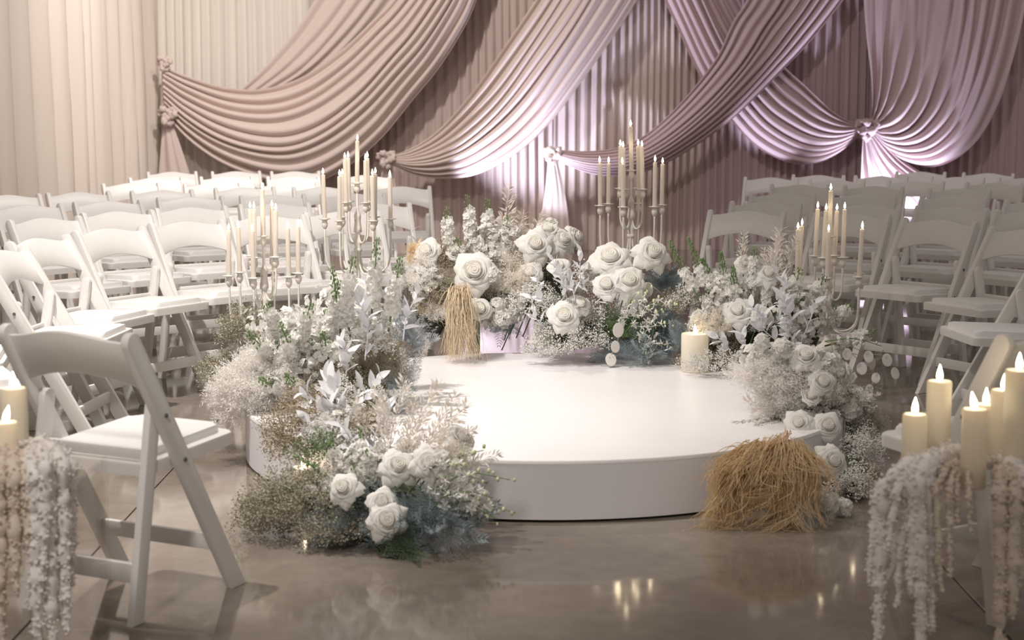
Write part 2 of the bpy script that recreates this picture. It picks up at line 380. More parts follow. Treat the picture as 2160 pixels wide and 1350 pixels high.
tail(g, [(344,250),(338,330),(332,420),(330,500)], [(362,255),(385,320),(410,400),(420,500)], 3, YS, .025, M['blush_cloth'], 24)
g = swag_thing('blush fabric swag glowing lavender along its lower edge, left of centre', 820, 337)
swag('drape', [(820,330),(870,312),(930,270),(1000,190),(1060,105),(1130,0),(1190,-100),(1230,-180)],
     [(822,346),(880,371),(940,379),(1010,369),(1090,326),(1160,262),(1230,170),(1290,85),(1345,0),(1410,-110),(1450,-180)], 10, YS-.05, .17, .036, M['blush_cloth'], g, 31)
knot('knot', 815, 335, YS-.1, .085, M['blush_cloth'], g, 3)
tail(g, [(808,345),(800,400),(795,480),(790,560)], [(826,345),(836,400),(850,480),(860,560)], 3, YS, .02, M['blush_cloth'], 33)
g = swag_thing('mauve fabric swag passing behind the centre candelabra, crossing in front of another', 1168, 327)
swag('drape', [(1172,316),(1240,319),(1310,310),(1370,278),(1440,212),(1508,126),(1545,48),(1575,0),(1615,-90),(1650,-180)],
     [(1176,340),(1240,366),(1300,373),(1360,364),(1434,330),(1545,252),(1656,144),(1712,85),(1780,0),(1850,-100),(1900,-180)], 10, YS-.12, .18, .036, M['mauve_cloth'], g, 41)
knot('knot', 1165, 326, YS-.16, .085, M['blush_cloth'], g, 4)
tail(g, [(1156,338),(1150,400),(1140,470),(1130,560)], [(1176,340),(1190,400),(1200,470),(1210,560)], 4, YS-.08, .022, M['blush_cloth'], 43)
g = swag_thing('mauve fabric swag descending rightward to the right knot, crossed by another swag', 1820, 270)
swag('drape', [(1818,262),(1790,255),(1749,230),(1693,178),(1656,144),(1610,85),(1560,8),(1510,-100),(1470,-180)],
     [(1818,282),(1775,320),(1720,346),(1660,343),(1590,306),(1530,240),(1475,160),(1430,65),(1400,0),(1360,-100),(1330,-180)], 9, YS+.08, .12, .034, M['mauve_cloth'], g, 51)
g = swag_thing('mauve fabric swag gathered from the right into a bright knot above back chairs', 1832, 272)
swag('drape', [(1834,262),(1838,225),(1834,150),(1826,80),(1820,0),(1815,-100),(1812,-180)],
     [(1840,284),(1880,328),(1940,353),(2000,346),(2060,300),(2105,220),(2140,110),(2160,20),(2178,-80),(2190,-180)], 11, YS, .15, .036, M['mauve_cloth'], g, 61)
knot('knot', 1829, 270, YS-.14, .10, M['mauve_cloth'], g, 5)
tail(g, [(1820,285),(1816,340),(1812,420),(1808,540)], [(1846,283),(1930,356),(2080,425),(2200,540)], 7, YS-.02, .03, M['mauve_cloth'], 63)

# ------------------------------------------------------------------ stage
SC = np.array([0.135, 6.515, 0.0]); SR = 1.20; SH = .212
st = empty('round_stage', SC, 0, 'low round white stage platform with smooth top in the middle of the floor', 'stage')
V, F = lathe([(0, SH), (SR-.01, SH), (SR-.002, SH-.001), (SR, SH-.004), (SR, SH-.014), (0, SH-.014)], 160); part('stage_top', V+SC, F, M['stage_top'], st, smooth='sharp')
V, F = lathe([(SR-.001, SH-.014), (SR-.001, .010), (SR-.02, .010), (SR-.02, SH-.014)], 160); part('stage_skirt', V+SC, F, M['stage_side'], st, smooth='sharp')
V, F = lathe([(0, .012), (SR-.02, .012), (SR-.02, 0), (0, 0)], 120); part('stage_base', V+SC, F, M['black'], st, smooth='sharp')

# ------------------------------------------------------------------ chairs
def line_poly(top, bot, hw):
    top = np.array(top); bot = np.array(bot); d = (bot-top)/np.linalg.norm(bot-top); n = np.array([-d[1], d[0]])
    if n[0] < 0: n = -n
    pts = []
    for a in np.linspace(-math.pi/2, math.pi/2, 9): pts.append(top + hw*(math.sin(a)*n - math.cos(a)*d) + hw*d)
    k = 1/abs(d[1])*hw
    pts += [(bot[0]+hw/abs(d[1])*1.0, 0.0), (bot[0]-hw/abs(d[1]), 0.0)]
    return [tuple(p) for p in pts]
PT, PB = (-.245, .79), (.205, 0)
def post_x(z): return PT[0] + (PB[0]-PT[0])*(PT[1]-z)/PT[1]
CM = {}
for s in (-1, 1):
    CM['front_leg', s] = bm_mesh('front_leg', bm_prism(line_poly(PT, PB, .028), s*.198, s*.2235), M['chair'], True)
    CM['rear_leg', s] = bm_mesh('rear_leg', bm_prism(line_poly((-.112, .60), (-.215, 0), .022), s*.172, s*.1965), M['chair'], True)
    bm = bmesh.new(); bmesh.ops.create_cone(bm, segments=10, radius1=.007, radius2=.006, depth=.006, cap_ends=True)
    bmesh.ops.rotate(bm, verts=bm.verts, matrix=Matrix.Rotation(R(90), 3, 'X')); bmesh.ops.translate(bm, verts=bm.verts, vec=(post_x(.555), s*.2245, .555))
    CM['bolt', s, 0] = bm_mesh('bolt', bm, M['steel'], True)
    bm = bmesh.new(); bmesh.ops.create_cone(bm, segments=10, radius1=.007, radius2=.006, depth=.006, cap_ends=True)
    bmesh.ops.rotate(bm, verts=bm.verts, matrix=Matrix.Rotation(R(90), 3, 'X')); bmesh.ops.translate(bm, verts=bm.verts, vec=(post_x(.42), s*.2245, .42))
    CM['bolt', s, 1] = bm_mesh('bolt', bm, M['steel'], True)
def back_panel():
    n = 17; mb = MB(); ys_ = np.linspace(-.202, .202, n); q = ys_/.202
    top = .765 + .024*(np.cos(q*np.pi)*.5+.5); bot = .628 + .040*(1-q**2)
    rows = []
    for th in (0, 1):
        for z, e in ((bot, .004), (bot+.004, 0), (bot+.5*(top-bot), 0), (top-.004, 0), (top, .004)):
            x = np.array([post_x(a) for a in z]) - .018*(1-q**2) + (.011-e if th else -.011+e)
            rows.append(np.stack([x, ys_, z], 1))
    order = rows[0:5] + rows[5:10][::-1] + [rows[0]]
    V = np.concatenate(order); m = len(order)
    F = grid_faces(m, n)
    return mesh_np('back_panel', V, F, M['chair'])
CM['back'] = back_panel()
def rounded_slab(x0, x1, y, z0, z1, tilt, rc, bev, material, name, puff=0.0):
    pts = []
    for cx, cy, a0 in ((x1-rc, y-rc, 0), (x0+rc*.5, y-rc*.5, 90), (x0+rc*.5, -y+rc*.5, 180), (x1-rc, -y+rc, 270)):
        rr = rc if cx > 0 else rc*.5
        for a in np.linspace(a0, a0+90, 6): pts.append((cx+rr*math.cos(R(a)), cy+rr*math.sin(R(a))))
    bm = bmesh.new(); lo = [bm.verts.new((p[0], p[1], z0+tilt*p[0])) for p in pts]; hi = [bm.verts.new((p[0], p[1], z1+tilt*p[0])) for p in pts]
    n = len(pts); bm.faces.new(lo[::-1]); bm.faces.new(hi)
    for i in range(n): bm.faces.new((lo[i], lo[(i+1) % n], hi[(i+1) % n], hi[i]))
    es = [e for e in bm.edges if (e.verts[0] in hi and e.verts[1] in hi)]
    r = bmesh.ops.bevel(bm, geom=es, offset=bev, segments=3, profile=.5, affect='EDGES')
    return bm_mesh(name, bm, material, True)
CM['seat'] = rounded_slab(-.165, .245, .194, .402, .437, .05, .035, .006, M['chair'], 'seat')
CM['cushion'] = rounded_slab(-.125, .225, .158, .437, .460, .05, .03, .012, M['cushion'], 'cushion')
CM['fs'] = bm_mesh('front_stretcher', bm_box(post_x(.15)-.009, post_x(.15)+.009, -.2, .2, .125, .172, .004), M['chair'], True)
CM['rs'] = bm_mesh('rear_stretcher', bm_box(-.197, -.177, -.178, .178, .105, .16, .004), M['chair'], True)
CM['rail'] = bm_mesh('seat_rail', bm_box(-.158, -.140, -.175, .175, .437, .468, .004), M['chair'], True)
def chair(loc, rz, label, group=None, detail=True):
    o = empty('folding_chair', (loc[0], loc[1], 0), rz, label, 'chair', group); W = WM[o]
    for s in (-1, 1):
        inst('front_leg', CM['front_leg', s], W, o); inst('rear_leg', CM['rear_leg', s], W, o)
        if detail:
            for k in (0, 1): tag(inst('bolt', CM['bolt', s, k], W, o), 'dark round bolt head')
    inst('back_panel', CM['back'], W, o); inst('seat', CM['seat'], W, o); inst('cushion', CM['cushion'], W, o)
    inst('front_stretcher', CM['fs'], W, o); inst('rear_stretcher', CM['rs'], W, o); inst('seat_rail', CM['rail'], W, o)
    return o
LEFT = [[(0,529),(75,504),(225,483),(390,468),(560,456),(720,447)],
        [(90,461),(245,447),(400,438),(577,430),(790,430)],
        [(55,433),(225,425),(400,416),(574,412),(744,409)],
        [(15,412),(163,406),(340,402),(515,396),(680,395),(845,394)],
        [(275,387),(447,387),(610,386)],
        [(328,375),(477,373),(618,373),(770,370)],
        [(362,363),(497,362),(622,362)]]
RIGHT = [[(1577,446),(1801,452),(1986,465),(2170,485),(2262,525)],
         [(1617,427),(1826,433),(2011,438),(2180,447)],
         [(1652,409),(1822,411),(2014,415),(2195,425)],
         [(1689,390),(1844,393),(2025,399)],
         [(1627,375),(1766,380),(1933,382),(2100,386)],
         [(1727,370),(1859,372),(2020,374),(2164,376)],
         [(1943,363),(2086,366)]]
ORD = ['first', 'second', 'third', 'fourth', 'fifth', 'sixth', 'seventh', 'eighth', 'ninth', 'tenth', 'eleventh']
def chair_at_crest(p, label, group, detail=True, z=.787):
    c = atz(p[0], p[1], z); d = SC-c; ang = math.atan2(d[1], d[0])
    return chair((c[0]+.25*math.cos(ang), c[1]+.25*math.sin(ang)), ang, label, group, detail)
def chair_polar(angdeg, r, label, group):
    a = R(angdeg); return chair((SC[0]+r*math.cos(a), SC[1]+r*math.sin(a)), a+math.pi, label, group)
for k, row in enumerate(LEFT):
    for i, p in enumerate(row):
        chair_at_crest(p, f'brightly lit white folding chair left of the stage, {ORD[k]} row outward, {ORD[i]} from the left', 'folding chairs left of the stage', k < 3)
for k, row in enumerate(RIGHT):
    for i, p in enumerate(row):
        chair_at_crest(p, f'dimly lit white folding chair right of the stage, {ORD[k]} row outward, {ORD[i]} from the left', 'folding chairs right of the stage', k < 2)
chair((-1.079, 4.513), R(63.7), 'large white folding chair in the left foreground seen from behind', 'folding chairs left of the stage')
for a, lb in ((192, 'white folding chair cut by the left edge, two seats beyond the foreground chair'), (207, 'white folding chair just beyond the left foreground chair, padded seat showing through its back'),):
    chair_polar(a, 2.32, lb, 'folding chairs left of the stage')
chair((1.339, 4.504), R(120.9), 'white folding chair in the right foreground behind the pillar candles, seen from behind', 'folding chairs right of the stage')

# ------------------------------------------------------------------ candles and candelabra
V, F = lathe([(0, 0), (.0035, .003), (.0055, .009), (.0050, .015), (.0030, .022), (.0012, .028), (0, .031)], 12); ME_FLAME = mesh_np('flame', V, F, M['flame'])
V, F = tube([(0, 0, -.004), (0, 0, .004), (.0004, 0, .007)], .0009, 6); ME_WICK = mesh_np('wick', V, F, M['wick'])
TL = .225
V, F = lathe([(0, 0), (.0112, 0), (.0114, .01), (.0103, TL-.004), (.0092, TL-.0008), (.006, TL), (0, TL-.003)], 20); ME_TAPER = mesh_np('taper_candle', V, F, M['taper'])
def candle(name, me, top, base_m, label, cat, group, fs=1.0, lean=0.0):
    o = inst(name, me, base_m); tag(o, label, cat, group)
    t = base_m @ Matrix.Translation((0, 0, top))
    tag(inst('wick', ME_WICK, t, o), 'short charred wick')
    tag(inst('flame', ME_FLAME, t @ Matrix.Translation((0, 0, .003*fs)) @ Matrix.Rotation(lean, 4, 'Y') @ Matrix.Scale(fs, 4), o), 'glowing teardrop flame')
    return o
# candelabra meshes (z from base foot)
V, F = lathe([(0, 0), (.062, 0), (.062, .008), (.05, .014), (.030, .026), (.016, .045), (.010, .06)], 24); ME_CB = mesh_np('base', V, F, M['ivory_iron'])
V, F = lathe([(.010, .055), (.014, .065), (.010, .08), (.009, .185), (.020, .192), (.021, .205), (.014, .212), (.019, .23), (.017, .25), (.012, .262), (.013, .285),
              (.021, .292), (.020, .312), (.016, .335), (.0165, .362), (.018, .366), (.017, .38), (.010, .394), (.0065, .405), (.0055, .505)], 20); ME_CS = mesh_np('stem', V, F, M['ivory_iron'])
V, F = lathe([(.004, -.05), (.009, -.044), (.0145, -.034), (.016, -.022), (.0125, -.010), (.013, -.004), (.029, .001), (.030, .0035), (.014, .002), (.0125, .006), (.0118, .006), (.0118, -.006), (0, -.006)], 20); ME_CUP = mesh_np('candle_cup', V, F, M['ivory_iron'])
pl = catmull([(.010, 0, .20), (.013, 0, .165), (.024, 0, .115), (.06, 0, .085), (.115, 0, .088), (.152, 0, .125), (.163, 0, .19), (.165, 0, .31)], 26)
V, F = tube(pl, .0052, 8); ME_LA = mesh_np('arm', V, F, M['ivory_iron'])
pu = catmull([(.009, 0, .29), (.012, 0, .262), (.026, 0, .238), (.048, 0, .242), (.064, 0, .272), (.069, 0, .33), (.069, 0, .395)], 22)
V, F = tube(pu, .0052, 8); ME_UA = mesh_np('arm', V, F, M['ivory_iron'])
V, F = lathe([(0, 0), (.075, 0), (.075, 1), (0, 1)], 28); ME_PL = mesh_np('round_plinth', V, F, M['stage_side'], False)
def candelabra(px, base_y, Y, rot, where, tilt=0.0, seed=0):
    r = random.Random(seed); c = at(px, base_y, Y); h = c[2]
    p = inst('round_plinth', ME_PL, Matrix.Translation((c[0], c[1], 0)) @ Matrix.Diagonal((1, 1, h, 1)))
    tag(p, f'slim white plinth under the candelabra {where}', 'plinth')
    o = empty('candelabra', c, rot, f'distressed ivory iron candelabra with eleven lit candles {where}', 'candelabra', 'candelabras round the stage'); W = WM[o]
    inst('base', ME_CB, W, o); inst('stem', ME_CS, W, o)
    spots = []
    inst('candle_cup', ME_CUP, W @ Matrix.Translation((0, 0, .535)), o); spots.append((0, 0, .53, 'top'))
    for k in range(6):
        A = W @ Matrix.Rotation(R(60*k), 4, 'Z'); a = inst('arm', ME_LA, A, o)
        inst('candle_cup', ME_CUP, A @ Matrix.Translation((.165, 0, .355)), a); spots.append((.165*math.cos(R(60*k)), .165*math.sin(R(60*k)), .35, 'lower'))
    for k in range(4):
        A = W @ Matrix.Rotation(R(90*k+40), 4, 'Z'); a = inst('arm', ME_UA, A, o)
        inst('candle_cup', ME_CUP, A @ Matrix.Translation((.069, 0, .44)), a); spots.append((.069*math.cos(R(90*k+40)), .069*math.sin(R(90*k+40)), .435, 'upper'))
    for tier in ('top', 'lower', 'upper'):
        pos = [W @ Vector(s[:3]) for s in spots if s[3] == tier]; pos.sort(key=lambda v: proj(v)[0])
        for i, v in enumerate(pos):
            lb = f'lit ivory taper, topmost on the candelabra {where}' if tier == 'top' else f'lit ivory taper, {ORD[i]} from left, {tier} tier, candelabra {where}'
            m = Matrix.Translation(v) @ Matrix.Rotation(R(r.uniform(-1.3, 1.3))+tilt, 4, 'Y') @ Matrix.Rotation(R(r.uniform(-1.2, 1.2)), 4, 'X') @ Matrix.Diagonal((1, 1, r.uniform(.97, 1.04), 1))
            candle('taper_candle', ME_TAPER, TL, m, lb, 'candle', 'taper candles', 1.0)
candelabra(1330, 578, 8.45, R(12), 'behind the back roses', -.01, 1)
candelabra(756, 610, 8.25, R(3), 'behind the left flowers', 0, 2)
candelabra(560, 738, 7.62, R(22), 'nearest the left chairs', .01, 3)
candelabra(1744, 736, 7.72, R(17), 'right of the stage', .015, 4)

def pillar_mesh(r, h):
    V, F = lathe([(0, 0), (r-.002, 0), (r, .003), (r, h-.004), (r-.002, h-.0005), (r-.006, h), (r-.010, h-.004), (.012, h-.007), (0, h-.007)], 36)
    return mesh_np('pillar_candle', V, F, M['pillar'])
def pillar(px, top_y, Y, wpx, h, label, zbase=None, fs=1.45, lean=0.0):
    t = at(px, top_y, Y); r = wpx/2/(FPX/Y)
    if zbase is not None: h = t[2]-zbase
    m = Matrix.Translation((t[0], t[1], t[2]-h))
    return candle('pillar_candle', pillar_mesh(r, h), h-.007, m, label, 'candle', 'pillar candles', fs, lean)
ZT = .475
pillar(1930, 873, 3.98, 53, 0, 'ivory pillar candle, leftmost and shorter on the right clear plinth', ZT)
pillar(1982, 803, 4.10, 53, 0, 'tall ivory pillar candle, second from left on the right clear plinth', ZT)
pillar(2057, 862, 3.82, 55, 0, 'ivory pillar candle at the front of the right clear plinth', ZT, lean=R(-12))
pillar(2080, 852, 4.06, 46, 0, 'ivory pillar candle half hidden behind the front one on right clear plinth', ZT)
pillar(2118, 822, 4.02, 54, 0, 'tall ivory pillar candle behind the rightmost one on the right plinth', ZT)
pillar(2150, 780, 3.86, 60, 0, 'tallest ivory pillar candle cut by the right edge of the view', ZT)
pillar(28, 818, 4.05, 56, 0, 'ivory pillar candle, taller of the two at the left edge', ZT)
pillar(10, 890, 3.86, 54, 0, 'ivory pillar candle, shorter of the two at the left edge', ZT, lean=R(14))
pillar(1466, 703, 7.15, 58, 0, 'ivory pillar candle burning on the stage among the right flowers', SH+.001)
pillar(640, 985, 5.6, 50, 0, 'ivory pillar candle burning deep inside the left front flowers', 0.001)

# clear plinths
def plinth(x0, x1, y0, y1, zt, label):
    o = empty('acrylic_plinth', ((x0+x1)/2, (y0+y1)/2, 0), 0, label, 'plinth'); t = .01
    I = Matrix.Identity(4)
    def add(n, *b):
        me = bm_mesh(n, bm_box(*b, .0015, 1), M['acrylic']); me.transform(WM[o].inverted()); inst(n, me, WM[o], o)
    add('top_panel', x0, x1, y0, y1, zt-t, zt-.0005)
    add('side_panel', x0, x0+t, y0, y1, 0.001, zt-t); add('side_panel', x1-t, x1, y0, y1, .001, zt-t)
    add('side_panel', x0+t, x1-t, y0, y0+t, .001, zt-t); add('side_panel', x0+t, x1-t, y1-t, y1, .001, zt-t)
plinth(.925, 1.34, 3.74, 4.2, ZT, 'clear acrylic plinth in the right foreground holding pillar candles')
plinth(-1.55, -1.06, 3.74, 4.2, ZT, 'clear acrylic plinth in the left foreground holding pillar candles')

# ------------------------------------------------------------------ flower templates (grow along +Z, unit length ~1)
def T_leaf(L=1, W=.4, curl=.25, fold=.15, n=5, taper=1.0):
    t = np.linspace(0, 1, n); wd = W/2*np.sin(np.pi*np.clip(t, 0, 1)**.8)**.8; wd[0] = W*.03; wd[-1] = .001
    V = []
    for a, b in zip(t, wd):
        z = L*a; x = -curl*L*a*a
        V += [(x+fold*b*1.2, -b, z), (x, 0, z), (x+fold*b*1.2, b, z)]
    return np.array(V), grid_faces(n, 3)
def T_merge(lst):
    mb = MB()
    for V, F in lst: mb.add(V, F)
    return mb.get()
def xf(t, Rm=None, p=(0, 0, 0), s=1.0):
    V, F = t; V = V*s
    if Rm is not None: V = V @ np.asarray(Rm).T
    return V+np.array(p), F
def icosa():
    p = (1+5**.5)/2
    V = np.array([(-1,p,0),(1,p,0),(-1,-p,0),(1,-p,0),(0,-1,p),(0,1,p),(0,-1,-p),(0,1,-p),(p,0,-1),(p,0,1),(-p,0,-1),(-p,0,1)], float)/1.902
    F = np.array([(0,11,5),(0,5,1),(0,1,7),(0,7,10),(0,10,11),(1,5,9),(5,11,4),(11,10,2),(10,7,6),(7,1,8),(3,9,4),(3,4,2),(3,2,6),(3,6,8),(3,8,9),(4,9,5),(2,4,11),(6,2,10),(8,6,7),(9,8,1)])
    return V, [F]
def octa():
    V = np.array([(1,0,0),(-1,0,0),(0,1,0),(0,-1,0),(0,0,1),(0,0,-1)], float)
    return V, [np.array([(0,2,4),(2,1,4),(1,3,4),(3,0,4),(2,0,5),(1,2,5),(3,1,5),(0,3,5)])]
ICO, OCT = icosa(), octa()
def blade(p0, p1, w0, w1=0.0):
    """two crossed slim triangles/quads joining two points"""
    p0 = np.array(p0, float); p1 = np.array(p1, float); d = p1-p0
    a = np.cross(d, [.3, .5, .8]); a /= np.linalg.norm(a)+1e-9
    V = np.array([p0-a*w0, p0+a*w0, p1+a*w1, p1-a*w1]); return V, [np.array([[0, 1, 2, 3]])]
def T_floret(r, petals=5, ruff=.35):
    """small ruffled floret opening along +Z, radius ~1"""
    mb = MB()
    for layer, (tilt, sc_) in enumerate(((.95, 1.0), (.35, .6))):
        for k in range(petals):
            a = 2*np.pi*k/petals + layer*.6 + r.uniform(-.15, .15)
            rr = sc_*r.uniform(.85, 1.15); z1 = (1-tilt)*rr + r.uniform(-ruff, ruff)*.4
            ca, sa = math.cos(a), math.sin(a); wv = .48*rr
            V = np.array([(0, 0, 0), (ca*.55*rr-sa*wv, sa*.55*rr+ca*wv, z1*.6+.1+r.uniform(-.1, .1)), (ca*rr, sa*rr, z1+r.uniform(-ruff, ruff)*.4),
                          (ca*.55*rr+sa*wv, sa*.55*rr-ca*wv, z1*.6+.1+r.uniform(-.1, .1)), (ca*.5*rr, sa*.5*rr, z1*.5+.02)])
            mb.add(V, [np.array([(0, 1, 4), (1, 2, 4), (2, 3, 4), (3, 0, 4)])])
    return mb.get()
FLO = [T_floret(np.random.default_rng(100+i)) for i in range(4)]
def T_sprig(r, branches=12, tips=4, spread=.35, w=.006, ball=None, flake=(.055, .016)):
    """twiggy sprig: (stems, tips)"""
    st_, tp = MB(), MB()
    st_.add(*blade((0, 0, 0), (r.uniform(-.05, .05), r.uniform(-.05, .05), .95), w, w*.5))
    for k in range(branches):
        z = r.uniform(.25, .9); a = r.uniform(0, 2*np.pi); L = spread*r.uniform(.5, 1.1)*(1.15-z*.6)
        d = np.array([math.cos(a)*.8, math.sin(a)*.8, .75]); d /= np.linalg.norm(d); p0 = np.array([0, 0, z]); p1 = p0+d*L
        st_.add(*blade(p0, p1, w*.6, w*.3))
        for t in range(tips):
            q = p0 + d*L*r.uniform(.35, 1.05) + r.normal(0, .045, 3)
            if ball:
                V, F = OCT if ball < .02 else ICO; tp.add(V*ball*r.uniform(.7, 1.3)+q, F)
            else:
                Rm = rot_to(d*.6+r.normal(0, .6, 3), r.uniform(0, 6.28))[0]; l, ww = flake; l = l*r.uniform(.7, 1.4)
                V = np.array([(0, 0, 0), (0, ww, l*.5), (0, 0, l), (0, -ww, l*.5)]) @ Rm.T + q
                tp.add(V, [np.array([[0, 1, 2, 3]])])
    return st_.get(), tp.get()
GYP = [T_sprig(np.random.default_rng(200+i), 10, 3, .34, .004, .024) for i in range(3)]
LIM = [T_sprig(np.random.default_rng(210+i), 16, 5, .34, .005, None, (.06, .014)) for i in range(3)]
FUZ = [T_sprig(np.random.default_rng(220+i), 16, 7, .36, .004, None, (.10, .010)) for i in range(3)]
def T_fern(r, pin=13, needles=5, droop=.25):
    mb = MB()
    def rach(t): return np.array([-droop*t*t, 0, t])
    for i in range(6): mb.add(*blade(rach(i/6), rach((i+1)/6), .007*(1-i/7), .007*(1-(i+1)/7)))
    for i in range(pin):
        t = .10+.88*i/(pin-1); p = rach(t); L = .34*(1-t)**.7+.05
        for s in (-1, 1):
            d = np.array([-.25*t+r.normal(0, .08), s*.85, .55+r.normal(0, .08)]); d /= np.linalg.norm(d); e = p+d*L*r.uniform(.85, 1.1)
            mb.add(*blade(p, e, .004, .002))
            for k in range(needles):
                q = p+(e-p)*(k+.8)/needles
                for s2 in (-1, 1):
                    dd = d*.7+np.array([r.normal(0, .25), 0, s2*.7]); l = .085*r.uniform(.7, 1.2); q2 = q+dd*l
                    a = np.cross(dd, [1, .2, .1]); a = a/np.linalg.norm(a)*.006
                    mb.add(np.array([q-a, q+a, q2]), [np.array([[0, 1, 2]])])
    return mb.get()
FERN = [T_fern(np.random.default_rng(230+i), 13, 5, d) for i, d in enumerate((.1, .35, .6))]
def T_plume(r, n=110, leaf=.080, w=.011, spread=.20):
    mb = MB(); lf = T_leaf(leaf, w*2, .25, .2, 4)
    mb.add(*tube([(0, 0, 0), (.01, 0, .3), (0, .01, .6), (-.02, 0, 1)], [.006, .005, .004, .002], 4))
    for i in range(n):
        t = .22+.78*(i+r.uniform())/n; a = r.uniform(0, 2*np.pi); out = spread*(1.1-t)*r.uniform(.1, 1)
        d = np.array([math.cos(a), math.sin(a), .9+r.uniform(-.3, .5)]); d /= np.linalg.norm(d)
        p = np.array([math.cos(a)*out, math.sin(a)*out, t*.93+r.normal(0, .01)])
        V, F = xf(lf, rot_to(d, r.uniform(0, 6.28))[0], p, r.uniform(.7, 1.2)); mb.add(V, F)
        if r.uniform() < .35: mb.add(*blade((0, 0, max(.1, t*.93-out)), p, .002, .0015))
    return mb.get()
PLU = [T_plume(np.random.default_rng(240+i)) for i in range(3)]
PLW = [T_plume(np.random.default_rng(250+i), 110, .075, .010, .26) for i in range(3)]

# ------------------------------------------------------------------ rose bloom (radius 1, opening along +Z)
def rose_bloom(seed, openness=1.0, n=27):
    r = np.random.default_rng(seed); mb = MB(); nu, nv = 7, 7
    u = np.linspace(-1, 1, nu)[:, None]; v = np.linspace(0, 1, nv)[None, :]
    for i in range(n):
        t = .42+.58*i/(n-1); a0 = i*2.39996 + r.uniform(-.15, .15)
        rt = .035+.60*t**1.05; H = 1.0-.16*t-.30*max(0, t-.55)+r.uniform(-.03, .03)
        W = 1.9-1.05*t
        prof = np.sin(np.pi/2*np.clip(v*1.2, 0, 1))
        rho = (.02+.12*t) + (rt-.02-.07*t)*prof**(1.3-.5*t)
        z = H*np.sin(np.pi/2*v)-.2
        vv = np.clip((v-.55)/.45, 0, 1)
        curl = (1-t)*.30; rho = rho*(1-curl*vv**2)
        refl = max(0, t-.5)/.5*openness
        rho = rho + refl*(.50*vv**1.1 + .04*vv*np.abs(u)); z = z - refl*(.42*vv**1.6) - refl*.30*vv*np.abs(u)**2
        wd = W*(1-(np.clip((v-.5)/.5, 0, 1)**2)*(.18+.72*refl))*(.35+.65*np.clip(v*2.2, 0, 1))
        ang = a0 + u*wd*(1-.30*refl*vv)
        rho = rho*(1+.03*np.sin(3*u+i)) + .03*refl*np.sin(5*u+v*4+i); z = z+.02*np.sin(4*u+i*1.7)*v*(.3+refl)
        drop = -.45*max(0, t-.72)*r.uniform(.3, 1.5); z = z+drop*v
        V = np.stack([rho*np.cos(ang), rho*np.sin(ang), np.broadcast_to(z, rho.shape)], -1).reshape(-1, 3)
        mb.add(V, grid_faces(nu, nv))
    na, nq = 40, 16; aa = np.linspace(0, 2*np.pi, na)[None, :]; q = np.linspace(0, 1, nq)[:, None]
    fr = (q*3.4 - aa/(2*np.pi)) % 1.0; ridge = np.where(fr < .82, fr/.82, (1-fr)/.18)
    rr = .38*q*(1+.05*np.sin(3*aa+seed)); zz = .80-.12*q**2 - np.clip((q-.88)/.12, 0, 1)*.28 + .085*(ridge-.5)*np.clip(q*4, 0, 1)
    mb.add(np.stack([rr*np.cos(aa), rr*np.sin(aa), zz+0*aa], -1).reshape(-1, 3), grid_faces(nq, na))
    V, F = mb.get()
    return mesh_np('rose', V, F, M['rose'])
ROSES = [rose_bloom(1, 1.0), rose_bloom(2, .75), rose_bloom(3, 1.2), rose_bloom(4, .45)]
def fluffy_bloom(seed):
    r = np.random.default_rng(seed); mb = MB(); P = r.normal(0, 1, (90, 3)); P /= np.linalg.norm(P, axis=1)[:, None]; P = P[P[:, 2] > -.35]
    for i, p in enumerate(P):
        V, F = xf(FLO[i % 4], rot_to(p+r.normal(0, .25, 3), r.uniform(0, 6.3))[0], p*.78*r.uniform(.85, 1.05), .34); mb.add(V, F)
    V, F = mb.get(); return mesh_np('carnation', V, F, M['bloom'])
FLUFF = [fluffy_bloom(5), fluffy_bloom(6)]
LEAVES = [mesh_np('leaf', *T_leaf(1, .46, c, f, 7), M['silver']) for c, f in ((.15, .25), (.4, .2), (-.12, .3))]
DISC = mesh_np('disc', *lathe([(0, 0), (.6, .01), (.95, .0), (1, -.01), (.95, -.02), (0, -.02)], 14), M['lunaria'])

